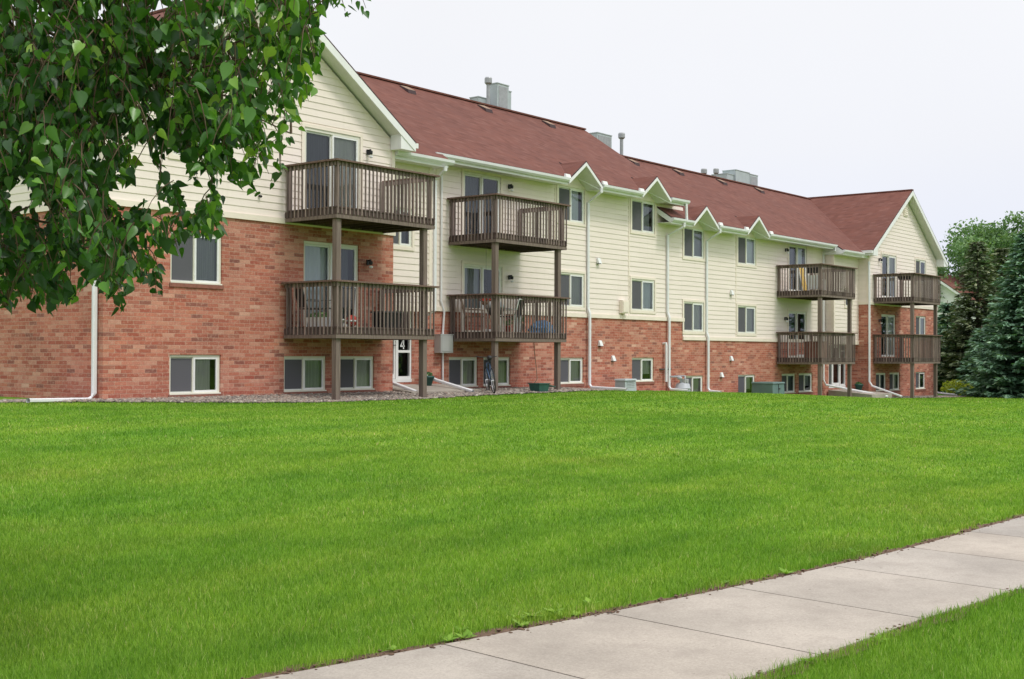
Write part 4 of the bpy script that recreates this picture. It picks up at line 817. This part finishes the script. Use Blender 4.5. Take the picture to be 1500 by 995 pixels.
# furniture on the balconies
def patio_chair(name, label, x, y, z, yaw, mats, seat_h=.42):
    t = thing(name, label, 'chair', (x, y, z)); fr = MB(); s = .25
    for sx_ in (-s, s):
        fr.tube([(x + sx_, y - s, z), (x + sx_, y - s, z + .62), (x + sx_, y + s, z + .64)], .013, 6); fr.tube([(x + sx_, y + s, z), (x + sx_, y + s + .02, z + .45), (x + sx_, y + s + .14, z + .92)], .013, 6)
    fr.tube([(x - s, y + s + .14, z + .92), (x + s, y + s + .14, z + .92)], .013, 6); fr.build('frame', mats[0], t)
    b = MB(); b.box(x - s, x + s, y - s, y + s, z + seat_h, z + seat_h + .03); b.build('seat', mats[1], t)
    b = MB(); b.hexa([(x - s, y + s - .0, z + .46), (x + s, y + s, z + .46), (x + s, y + s + .025, z + .46), (x - s, y + s + .025, z + .46)], [(x - s, y + s + .125, z + .90), (x + s, y + s + .125, z + .90), (x + s, y + s + .15, z + .90), (x - s, y + s + .15, z + .90)]); b.build('backrest', mats[1], t)
    return rot(t, yaw)
z0 = zf_lo(0)
patio_chair('patio_chair', 'dark mesh patio chair near the wall end of the nearest lower balcony', 20.15, 21.95, z0, 70, (M['metaldk'], M['black']))
patio_chair('patio_chair', 'dark mesh patio chair behind the front post of the nearest lower balcony', 20.35, 21.25, z0, -60, (M['metaldk'], M['metaldk']))
def pot(label, x, y, z, r, mat, plant=True, col='decid'):
    t = thing('flower_pot', label, 'pot', (x, y, z)); mb = MB(); mb.lathe((x, y, z), [(r * .7, 0), (r, r * 1.5), (r * 1.08, r * 1.5), (r * 1.08, r * 1.75), (r * .9, r * 1.75), (r * .85, r * 1.5)], 14); mb.build('pot', mat, t, True)
    if plant:
        V, F, n = leafset(x, y, z + r * 2.6, (r * 1.3, r * 1.3, r), 70, r * .9); np_mesh('plant', V, F, M[col], np.repeat(rng.random(n), 4), t)
t = thing('planter_box', 'long white planter box on the floor of the nearest lower balcony', 'planter', (19.95, 21.55, z0)); x, y, z = t.location
mb = MB(); mb.hexa([(x - .12, y - .3, z), (x + .12, y - .3, z), (x + .12, y + .3, z), (x - .12, y + .3, z)], [(x - .15, y - .34, z + .22), (x + .15, y - .34, z + .22), (x + .15, y + .34, z + .22), (x - .15, y + .34, z + .22)]); mb.build('trough', M['whiteplastic'], t)
V, F, n = leafset(x, y, z + .27, (.14, .3, .08), 80, .10); np_mesh('plant', V, F, M['decid'], np.repeat(rng.random(n), 4), t)
pot('small white pot just right of the front post of the nearest lower balcony', 20.05, 20.95, z0, .10, M['whiteplastic'], False)
t = thing('toy_ball', 'red and white ball on the floor of the nearest lower balcony', 'ball', (20.42, 20.95, z0)); x, y, z = t.location
mb = MB(); mb.lathe((x, y, z), [(.01, 0)] + [(.14 * math.sin(a), .14 - .14 * math.cos(a)) for a in np.linspace(.2, math.pi - .1, 9)], 16); mb.build('skin', M['red'], t, True); mb = MB(); mb.lathe((x, y, z + .12), [(.1405, 0), (.1415, .02), (.1405, .04)], 16); mb.build('stripe', M['whiteplastic'], t, True)
t = thing('storage_box', 'black plastic storage box on the nearest lower balcony', 'box', (21.75, 21.1, z0)); x, y, z = t.location
mb = MB(); mb.hexa([(x - .26, y - .18, z), (x + .26, y - .18, z), (x + .26, y + .18, z), (x - .26, y + .18, z)], [(x - .3, y - .21, z + .36), (x + .3, y - .21, z + .36), (x + .3, y + .21, z + .36), (x - .3, y + .21, z + .36)]); mb.build('body', M['black'], t); mb = MB(); mb.box(x - .33, x + .33, y - .24, y + .24, z + .362, z + .40); mb.build('lid', M['metaldk'], t)
# second lower balcony
patio_chair('wicker_chair', 'tan wicker chair with rounded back on the second lower balcony', 27.0, 22.75, z0, 35, (M['tan'], M['tan']))
t = thing('kettle_grill', 'round grey kettle grill on legs on the second lower balcony', 'grill', (27.0, 22.0, z0)); x, y, z = t.location
mb = MB(); mb.lathe((x, y, z + .42), [(.05, 0), (.16, .05), (.24, .15), (.26, .24)], 18); mb.build('bowl', M['metaldk'], t, True); mb = MB(); mb.lathe((x, y, z + .665), [(.265, 0), (.25, .08), (.17, .17), (.05, .21), (.03, .25)], 18); mb.build('lid', M['meter'], t, True)
for a in (0, 2.1, 4.2): mb = MB(); mb.tube([(x + .12 * math.cos(a), y + .12 * math.sin(a), z + .46), (x + .26 * math.cos(a), y + .26 * math.sin(a), z)], .012, 6); mb.build('leg', M['steel'], t)
t = thing('patio_table', 'small metal patio table with pale legs on the second lower balcony', 'table', (27.75, 22.35, z0)); x, y, z = t.location
mb = MB(); mb.box(x - .4, x + .4, y - .3, y + .3, z + .66, z + .685); mb.build('tabletop', M['steel'], t)
for a, b in ((-1, -1), (1, -1), (1, 1), (-1, 1)): mb = MB(); mb.tube([(x + a * .36, y + b * .26, z), (x + a * .36, y + b * .26, z + .66)], .015, 6); mb.build('leg', M['whiteplastic'], t)
patio_chair('patio_chair', 'dark patio chair with pale frame behind the table on the second lower balcony', 27.6, 22.0, z0, 200, (M['whiteplastic'], M['black']))
pot('potted plant with green leaves standing on the second lower balcony by the sliding door', 28.3, 22.2, z0, .16, M['tan'], True); pot('red flower pot under the table on the second lower balcony', 27.45, 21.9, z0, .10, M['red'], True)
t = thing('tarp_bundle', 'crumpled blue tarpaulin bundle lying on the second lower balcony', 'tarpaulin', (29.15, 22.0, z0)); x, y, z = t.location
b_ = bmesh.new(); bmesh.ops.create_icosphere(b_, subdivisions=3, radius=1)
for v in b_.verts:
    k = 1 + .14 * math.sin(v.co.x * 9 + v.co.y * 5) * math.sin(v.co.z * 8 + v.co.y * 4); v.co = Vector((v.co.x * .48 * k, v.co.y * .3 * k, max(-.0, v.co.z * .3 * k + .06) ))
me = bpy.data.meshes.new('cover'); b_.to_mesh(me); b_.free(); me.materials.append(M['blue']); o = bpy.data.objects.new('cover', me); COL.objects.link(o); o.parent = t
mb = MB(); mb.box(28.95, 29.35, 21.9, 22.1, z, z + .06); mb.build('strap', M['black'], t)
t = thing('hanging_basket', 'hanging basket with red flowers under the upper balcony at left of the second balcony', 'basket', (26.95, 22.3, 1.32)); x, y, z = t.location
mb = MB(); mb.lathe((x, y, z), [(.05, 0), (.11, .05), (.14, .14)], 12); mb.build('bowl', M['tan'], t, True); mb = MB()
for a in (0, 2.1, 4.2): mb.tube([(x + .13 * math.cos(a), y + .13 * math.sin(a), z + .14), (x, y, z + .5)], .003, 4)
mb.tube([(x, y, z + .5), (x, y, 3.06)], .004, 4); mb.build('chain', M['metaldk'], t); V, F, n = leafset(x, y, z + .16, (.18, .18, .09), 90, .08); np_mesh('flowers', V, F, M['red'], None, t)
# third tower of balconies
z3u, z3l = 3.0514 - .734 + .271, zf_lo(.734)
t = thing('folded_lounger', 'yellow folded lounger leaning upright on the third upper balcony', 'lounger', (47.9, 22.55, z3u)); x, y, z = t.location
mb = MB(); mb.hexa([(x - .2, y - .05, z), (x + .2, y - .05, z), (x + .2, y + .0, z), (x - .2, y + .0, z)], [(x - .2, y + .14, z + .98), (x + .2, y + .14, z + .98), (x + .2, y + .19, z + .98), (x - .2, y + .19, z + .98)]); mb.build('cushion', M['yellow'], t)
mb = MB()
for sx_ in (-.23, .23): mb.tube([(x + sx_, y - .03, z), (x + sx_, y + .16, z + 1.02)], .015, 6)
mb.tube([(x - .23, y + .16, z + 1.02), (x + .23, y + .16, z + 1.02)], .015, 6); mb.build('frame', M['whiteplastic'], t)
t = thing('folding_chair', 'white folding chair with a black backrest on the third upper balcony', 'chair', (47.55, 21.85, z3u)); x, y, z = t.location
mb = MB(); mb.box(x - .26, x + .26, y - .26, y + .26, z + .43, z + .46); mb.build('seat', M['whiteplastic'], t); mb = MB(); mb.box(x - .28, x - .24, y - .30, y + .30, z + .70, z + .94); mb.build('backrest', M['black'], t); mb = MB(); mb.box(x - .275, x - .245, y - .28, y + .28, z + .05, z + .62); mb.build('panel', M['whiteplastic'], t)
for a, b in ((-1, -1), (1, -1), (1, 1), (-1, 1)): mb = MB(); mb.tube([(x + a * .25, y + b * .25, z), (x + a * .25, y + b * .25, z + (.72 if a < 0 else .43))], .014, 6); mb.build('leg', M['whiteplastic'], t)
t = thing('storage_chest', 'reddish brown wooden chest on the third lower balcony', 'chest', (47.55, 21.9, z3l)); x, y, z = t.location
mb = MB(); mb.box(x - .22, x + .22, y - .4, y + .4, z, z + .62); mb.build('body', M['redwood'], t); mb = MB(); mb.box(x - .25, x + .25, y - .43, y + .43, z + .622, z + .66); mb.build('lid', M['redwood'], t)
t = thing('rail_planter', 'black planter box hung inside the rail of the farthest upper balcony', 'planter', (54.95, 20.95, z3u + .78)); x, y, z = t.location
mb = MB(); mb.hexa([(x - .08, y - .32, z), (x + .08, y - .32, z), (x + .08, y + .32, z), (x - .08, y + .32, z)], [(x - .10, y - .36, z + .16), (x + .10, y - .36, z + .16), (x + .10, y + .36, z + .16), (x - .10, y + .36, z + .16)]); mb.build('trough', M['black'], t)
mb = MB(); mb.tube([(x - .06, y - .2, z + .15), (x - .10, y - .2, z + .29), (x - .20, y - .2, z + .3)], .008, 5); mb.tube([(x - .06, y + .2, z + .15), (x - .10, y + .2, z + .29), (x - .20, y + .2, z + .3)], .008, 5); mb.build('hook', M['metaldk'], t)

# ------------------------------------------------------------------ trees on the right and the house behind them
def conifer(label, base, h, rad, mat, n_wh=34, seed=1, droop=.28, sparse=1.0, skirt=.3):
    r_ = np.random.default_rng(seed); t = thing('spruce_tree', label, 'tree', base, 'spruces beyond the end of the building'); bx, by, bz = base
    mb = MB(); mb.tube([(bx, by, bz - .1), (bx, by, bz + h * .5), (bx, by, bz + h * .97)], [h * .018, h * .011, .015], 8); mb.build('trunk', M['bark'], t, True)
    Vv, rn = [], []; br = MB()
    for i in range(n_wh):
        f = (i + r_.uniform(-.3, .3)) / n_wh; f = min(max(f, 0), .985); zc = bz + skirt + (h - skirt - .1) * f; L0 = rad * (1 - f) ** .82 + .10; nbr = int((9 - 4 * f) * sparse) + 2; a0 = r_.uniform(0, 6.28)
        for k in range(nbr):
            a = a0 + 6.283 * k / nbr + r_.uniform(-.22, .22); L = L0 * r_.uniform(.72, 1.12); dv = np.array([math.cos(a), math.sin(a), 0]); sd = np.array([-math.sin(a), math.cos(a), 0])
            ns = max(3, int(L / .17)); lift = r_.uniform(-.05, .12)
            if L > .8: br.tube([(bx, by, zc), tuple(np.array([bx, by, zc]) + dv * L * .55 + np.array([0, 0, -droop * L * .25]))], [.022, .008], 4, cap=False)
            for s in range(ns):
                q = (s + .6) / ns
                if q < .16: continue
                c = np.array([bx, by, zc]) + dv * L * q + np.array([0, 0, L * (-droop * q + droop * .75 * q * q + lift * q)])
                wd = .42 * (1.08 - q) * min(L, 2.2) / 1.6 + .10
                for sgn in (-1, 1, 0, -1, 1):
                    tip = dv * (.20 + .10 * r_.random()) + sd * sgn * wd * r_.uniform(.5, 1.1) + np.array([0, 0, r_.uniform(-.16, .05)])
                    pp = np.cross(tip, [0, 0, 1]); pp = pp / (np.linalg.norm(pp) + 1e-6) * r_.uniform(.045, .085) + np.array([0, 0, r_.uniform(-.05, .05)])
                    o = c + r_.normal(size=3) * .04; Vv.append([o - pp * .5, o + tip * .55 - pp, o + tip * 1.15, o + tip * .5 + pp])
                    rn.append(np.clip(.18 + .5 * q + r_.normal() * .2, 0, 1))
    V = np.array(Vv).reshape(-1, 3); n = len(Vv); k = np.arange(n)[:, None] * 4; F = np.concatenate([k + [0, 1, 2], k + [0, 2, 3]])
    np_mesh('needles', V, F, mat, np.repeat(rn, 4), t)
    if br.v: br.build('limbs', M['bark'], t)
def broadleaf(label, base, h, rad, seed=1, n=8000, size=.25, trunk_h=.22):
    r_ = np.random.default_rng(seed); t = thing('broadleaf_tree', label, 'tree', base, 'broadleaf trees behind the spruces'); bx, by, bz = base
    mb = MB(); mb.tube([(bx, by, bz - .1), (bx + .1, by, bz + h * .35), (bx, by + .1, bz + h * .75)], [h * .025, h * .016, .04], 8)
    lobes = []
    for i in range(22):
        a = r_.uniform(0, 6.28); zf = r_.uniform(trunk_h, .93); rr = rad * math.sin(math.pi * min(1, (zf - trunk_h + .12) / (1.12 - trunk_h))) ** .6 * r_.uniform(.35, .85)
        c = np.array([bx + rr * math.cos(a), by + rr * math.sin(a), bz + h * zf]); lobes.append((c, rad * r_.uniform(.22, .42)))
        mb.tube([(bx, by, bz + h * max(.2, zf - .25)), tuple((np.array([bx, by, bz + h * (zf - .1)]) + c) / 2), tuple(c)], [.09, .05, .015], 5, cap=False)
    mb.build('trunk', M['bark'], t, True); P = []; rn = []
    for c, s in lobes:
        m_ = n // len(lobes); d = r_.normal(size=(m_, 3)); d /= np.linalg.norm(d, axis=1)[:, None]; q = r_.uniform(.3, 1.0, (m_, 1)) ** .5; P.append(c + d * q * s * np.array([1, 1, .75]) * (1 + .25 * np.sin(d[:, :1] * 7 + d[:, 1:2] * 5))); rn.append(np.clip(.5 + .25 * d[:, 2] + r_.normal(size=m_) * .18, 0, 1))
    V, F, m_ = tri_leaves(np.concatenate(P), size); np_mesh('crown', V, F, M['decid'], np.repeat(np.concatenate(rn), 4), t)
def gpt(px, d): p = at(px, d); return (p.x, p.y, g1(p.x, p.y))
conifer('big blue green spruce with tiered drooping branches at the right edge of the lawn', gpt(1503, 61), 8.3, 3.1, M['spruce'], 40, 3, .30, 1.25, .1)
conifer('thin brownish green spruce with gaps behind the lawn, left of the big blue one', gpt(1432, 68), 8.6, 2.3, M['pine'], 36, 5, .25, .8, 1.0)
conifer('low dark blue spruce close behind the end wing of the building', gpt(1388, 70), 5.4, 2.0, M['spruce'], 24, 8, .3, 1.1, .1)
conifer('tall olive green spruce behind the big blue one', gpt(1468, 72), 8.6, 2.6, M['pine'], 36, 12, .25, 1.0, .5)
conifer('small bushy blue spruce at the foot of the thin brownish one', gpt(1438, 66), 3.8, 1.7, M['spruce'], 18, 15, .3, 1.1, .05)
broadleaf('tall pale green broadleaf tree nearest the gable of the end wing', gpt(1408, 90), 10.9, 4.4, 3, 16000); broadleaf('tall broadleaf tree rising in the middle behind the spruces', gpt(1452, 95), 12.2, 4.9, 5, 16000); broadleaf('tallest broadleaf tree behind the spruces at the right edge', gpt(1500, 92), 13.2, 5.3, 9, 18000)
broadleaf('young broadleaf tree just right of the farthest balcony, before the white house', gpt(1380, 80), 4.6, 1.6, 14, 3000)
p = gpt(1402, 64.5); t = thing('golden_shrub', 'low golden yellow shrub beside the foot of the spruces', 'shrub', p); V, F, n = leafset(p[0], p[1], p[2] + .42, (1.05, .8, .42), 900, .13); np_mesh('leaves', V, F, M['gold'], np.repeat(rng.random(n), 4), t); mb = MB()
for a in range(5): mb.tube([(p[0], p[1], p[2]), (p[0] + .4 * math.cos(a * 1.25), p[1] + .4 * math.sin(a * 1.25), p[2] + .5)], .015, 5)
mb.build('stems', M['twig'], t)
p = gpt(1400, 92); t = thing('house', 'white house with a red roof glimpsed between the trees', 'house', p); x, y, z = p
mb = MB(); mb.box(x - 5, x + 5, y - 4, y + 4, z, z + 5.2); mb.face([(x - 5, y - 4, z + 5.2), (x - 5, y + 4, z + 5.2), (x - 5, y, z + 8)]); mb.face([(x + 5, y + 4, z + 5.2), (x + 5, y - 4, z + 5.2), (x + 5, y, z + 8)]); mb.build('wall', M['white'], t)
mb = MB(); slope(mb, [(x - 5.5, y - 4.6, z + 4.9), (x + 5.5, y - 4.6, z + 4.9), (x + 5.5, y, z + 8.15), (x - 5.5, y, z + 8.15)]); slope(mb, [(x + 5.5, y + 4.6, z + 4.9), (x - 5.5, y + 4.6, z + 4.9), (x - 5.5, y, z + 8.15), (x + 5.5, y, z + 8.15)]); mb.build('roof', RM, t)
for yy in (-2, 1.4):
    f = MB(); f.box(x - 5.03, x - 5.001, y + yy - .5, y + yy + .5, z + 3, z + 4.3); w_ = f.build('window', M['white'], t); f = MB(); f.box(x - 5.04, x - 5.031, y + yy - .42, y + yy + .42, z + 3.08, z + 4.22); f.build('pane', M['room'], w_)

tl = []
for k in range(70):                                        # a wood across the street, seen only as a mass in the window glass
    cx, cy, r0 = random.uniform(-20, 190), random.uniform(-75, -58), random.uniform(2.5, 5); d = rng.normal(size=(260, 3)); d /= np.linalg.norm(d, axis=1)[:, None]
    tl.append(np.array([cx, cy, g1(cx, cy) + r0 * .9 + random.uniform(0, 3)]) + d * r0 * rng.uniform(.5, 1, (260, 1)) * np.array([1, 1, 1.1]))
V, F, n = tri_leaves(np.concatenate(tl), 1.1); tag(np_mesh('far_wood', V, F, M['decid'], np.repeat(rng.random(n), 4)), 'far-off green wood across the street from the building', 'wood', kind='stuff')

# ------------------------------------------------------------------ the near tree whose branches hang into the picture
TP = at(-290, 6.6); TP = (TP.x, TP.y, g1(TP.x, TP.y))
TREE = thing('shade_tree', 'leafy tree in the left foreground with heart shaped leaves on drooping branches', 'tree', TP)
tb = MB(); tx, ty, tz = TP
tb.tube([(tx, ty, tz - .1), (tx + .02, ty, tz + .25), (tx + .05, ty - .02, tz + 1.3), (tx + .12, ty - .05, tz + 2.6), (tx + .1, ty, tz + 4.2), (tx + .2, ty + .05, tz + 6.0)], [.21, .155, .135, .12, .08, .03], 12)
tb.build('trunk', M['bark'], TREE, True)
def scr(p):
    d = p.dot(FW)
    if d < .3: return None
    return 750 + 1827.7 * p.dot(RT) / d, 497.5 - 1827.7 * p.dot(UP) / d, d
POLY = [(-700, -500), (640, -500), (545, -20), (538, 22), (520, 30), (500, 14), (478, 18), (474, 52), (470, 100), (452, 150), (440, 165), (446, 172), (436, 200), (415, 215), (424, 240), (412, 258), (370, 292), (342, 268), (326, 244), (322, 262), (330, 300), (332, 346), (308, 352), (282, 342), (266, 375), (244, 362), (234, 385), (243, 410), (238, 432), (212, 428), (200, 405), (187, 415), (192, 448), (168, 460), (152, 430), (128, 414), (104, 444), (78, 470), (58, 462), (34, 442), (12, 462), (2, 442), (-10, 470), (-700, 470)]
def inpoly(x, y, P=POLY):
    r = False; j = len(P) - 1
    for i in range(len(P)):
        (xi, yi), (xj, yj) = P[i], P[j]
        if (yi > y) != (yj > y) and x < (xj - xi) * (y - yi) / (yj - yi) + xi: r = not r
        j = i
    return r
HOLES = [(28, 285, 18, 22), (60, 308, 16, 10), (180, 286, 22, 15), (214, 262, 20, 26), (256, 243, 20, 20), (278, 282, 16, 18), (236, 304, 24, 9), (205, 222, 14, 10), (112, 402, 14, 12), (300, 262, 9, 18), (352, 225, 13, 12), (395, 190, 12, 8), (62, 16, 8, 6), (150, 18, 9, 6), (230, 14, 16, 7), (410, 95, 11, 7), (330, 148, 8, 7), (20, 200, 8, 8), (146, 230, 8, 6), (240, 75, 11, 6), (385, 132, 9, 6), (72, 372, 8, 8), (210, 350, 12, 8), (265, 322, 9, 6)]
def allowed(p):
    s = scr(p)
    if s is None: return False
    x, y, d = s
    if any(((x - a) / (c * 1.0)) ** 2 + ((y - b) / e_) ** 2 < 1 for a, b, c, e_ in HOLES): return False
    return inpoly(x, y) and d > 3.6
rt_ = random.Random(11)
LV, LF, LR = [], [], []
LEAF = [(0, 0), (.20, -.06), (.42, .08), (.48, .28), (.36, .55), (.16, .82), (0, 1.06)]
def add_leaf(p, tipdir, nrm, size, rv):
    t = tipdir.normalized(); n = (nrm - t * nrm.dot(t)); n = n.normalized() if n.length > 1e-4 else t.orthogonal().normalized(); s = t.cross(n)
    b = len(LV); cup = rt_.uniform(.08, .28); curl = rt_.uniform(-.15, .3)
    mid = [(0, .0), (0, .25), (0, .55), (0, 1.06)]
    def P(x, y): return p + s * (x * size) + t * (y * size) + n * ((abs(x) * cup - curl * y * y * .4) * size)
    wf, wg = rt_.uniform(.55, 1.0), rt_.uniform(.55, 1.0); bend = rt_.uniform(-.25, .25)
    def P(x, y): return p + s * ((x * (wf if x > 0 else wg) + bend * y * y) * size) + t * (y * size) + n * ((abs(x) * cup * 1.8 - curl * y * y * .6) * size)
    pts = [P(x, y) for x, y in LEAF] + [P(-x, y) for x, y in LEAF[1:-1]] + [P(0, .3), P(0, .6)]
    LV.extend(pts); m1, m2 = b + 12, b + 13
    for q in ([0, 1, 2, 12], [12, 2, 3, 13], [13, 3, 4, 6], [6, 4, 5, 5], [0, 12, 7, 7], [12, 8, 7, 7], [12, 13, 9, 8], [13, 6, 10, 9], [6, 11, 10, 10]):
        q = [b + i for i in q]; LF.append((q[0], q[1], q[2]))
        if q[3] != q[2]: LF.append((q[0], q[2], q[3]))
    LR.extend([rv] * 14)
limbs = MB(); twigs = MB()
def rnd_v(): return Vector((rt_.gauss(0, 1), rt_.gauss(0, 1), rt_.gauss(0, 1)))
def strand(tip, n_leaf, length, base_rv):
    """a drooping twig that ends at tip, leaves alternate along it"""
    side = Vector((rt_.uniform(-1, 1), rt_.uniform(-1, 1), 0)).normalized() * length * rt_.uniform(.25, .8); top = tip + side + Vector((0, 0, length * rt_.uniform(.6, 1)))
    ctl = tip + side * .35 + Vector((0, 0, length * .75)); pts = []
    for k in range(5): q = k / 4; pts.append(top * (1 - q) ** 2 + ctl * 2 * q * (1 - q) + tip * q * q)
    vis = [pp for pp in pts if allowed(pp)]
    if len(vis) == 5: twigs.tube(pts[1:], [.003, .0026, .002, .0012], 4, cap=False)
    for k in range(n_leaf):
        q = (k + .5) / n_leaf; c = top * (1 - q) ** 2 + ctl * 2 * q * (1 - q) + tip * q * q
        c = c + rnd_v() * .022; dr = Vector((rt_.gauss(0, .75), rt_.gauss(0, .75), -1.0 + rt_.gauss(0, .25))); sz = rt_.choice((rt_.uniform(.03, .055), rt_.uniform(.05, .078))); st = c + dr.normalized() * sz * 1.1
        if not (allowed(c) and allowed(st)): continue
        nr = Vector((rt_.gauss(0, 1), rt_.gauss(0, 1), .55 + rt_.gauss(0, .45)))
        pet = c + dr * .02
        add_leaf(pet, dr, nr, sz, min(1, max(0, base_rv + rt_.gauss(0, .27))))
ends = []
cnt = 0
while cnt < 800:
    px, py, d = rt_.uniform(-140, 560), rt_.uniform(-150, 480), rt_.triangular(4.7, 8.2, 5.9)
    if not inpoly(px, py) or rt_.random() > ((.95 if px < 260 else .7) if py < 240 else .9): continue
    c0 = FW * d + RT * ((px - 750) / 1827.7 * d) + UP * ((497.5 - py) / 1827.7 * d); cnt += 1; rb = min(.75, max(.25, .34 + .24 * (px - 150) / 300 + .14 * (200 - py) / 300)) + rt_.gauss(0, .11)  # leaf tone rises towards upper right: sunlit side put into the colour
    for k in range(rt_.randint(3, 7)):
        v = rnd_v(); v.z = v.z * .8; p = c0 + v * .085
        strand(p, rt_.randint(3, 6), rt_.uniform(.14, .30), rb + .9 * (p.z - c0.z))  # leaves high in a cluster get a lighter painted tone, as if lit
    ends.append(c0)
cnt = 0
for i in range(6000):                                      # the rest of the crown, above and left of the picture
    if cnt >= 520: break
    v = rnd_v().normalized(); rr = rt_.uniform(.3, 1) ** .5; p = Vector((tx + .2, ty - .1, tz + 4.7)) + Vector((v.x * 3.0 * rr, v.y * 3.0 * rr, v.z * 2.5 * rr)); s = scr(p)
    if s and -160 < s[0] < 1700 and s[1] > -160: continue
    cnt += 1
    side = Vector((rt_.uniform(-1, 1), rt_.uniform(-1, 1), 0)) * .2
    for k in range(6):
        c = p + side * (k / 5) + Vector((0, 0, -.3 * k / 5)) + rnd_v() * .05; s = scr(c)
        if s and -60 < s[0] < 1560 and -60 < s[1]: continue
        add_leaf(c, Vector((rt_.gauss(0, .55), rt_.gauss(0, .55), -1)), Vector((rt_.gauss(0, 1), rt_.gauss(0, 1), .6)), rt_.uniform(.07, .11), min(1, max(0, rt_.gauss(.45, .2))))
    if cnt % 5 == 0: ends.append(p)
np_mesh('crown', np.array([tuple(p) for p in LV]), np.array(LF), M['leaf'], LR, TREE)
hub = Vector((tx + .12, ty - .05, tz + 2.6))
heads = []
for k in range(60):                                        # main limbs reaching out from the trunk
    e_ = rt_.choice([q for q in ends if q.dot(FW) > 6.2]); s0 = Vector((tx + .1, ty - .03, tz + rt_.uniform(2.2, 4.0))); m_ = (s0 + e_) / 2 + Vector((0, 0, .35)) 
    c = [s0 * (1 - q) ** 2 + m_ * 2 * q * (1 - q) + e_ * q * q for q in (0, .2, .4, .6, .8, 1)]
    fine = [s0 * (1 - q) ** 2 + m_ * 2 * q * (1 - q) + e_ * q * q for q in np.linspace(0, 1, 40)]
    if any((not allowed(p)) and scr(p) and 0 < scr(p)[0] < 1500 and 0 < scr(p)[1] < 995 for p in fine): continue
    limbs.tube(c, [.036, .026, .018, .012, .008, .004], 6, cap=False); heads += c[2:]
    if len(heads) > 48: break
for e_ in rt_.sample(ends, 260):
    if not heads: break
    h_ = min(heads, key=lambda q: (q - e_).length + abs(q.z - e_.z - .2)); m_ = (h_ + e_) / 2 + Vector((0, 0, .10)); c = [h_ * (1 - q) ** 2 + m_ * 2 * q * (1 - q) + (e_ + Vector((0, 0, .2))) * q * q for q in (0, .25, .5, .75, 1)]
    fine = [h_ * (1 - q) ** 2 + m_ * 2 * q * (1 - q) + (e_ + Vector((0, 0, .2))) * q * q for q in np.linspace(0, 1, 16)]
    if (h_ - e_).length > 1.6 or any((not allowed(p)) and scr(p) and 0 < scr(p)[0] < 1500 and 0 < scr(p)[1] < 995 for p in fine): continue
    limbs.tube(c, [.010, .008, .0065, .005, .003], 5, cap=False)
limbs.build('limbs', M['twig'], TREE, True); twigs.build('twigs', M['twig'], TREE, True)

# ------------------------------------------------------------------ lift everything so that the walk lies at height 0
for o in list(S.objects):
    if o.parent is None: o.location.z += EYE
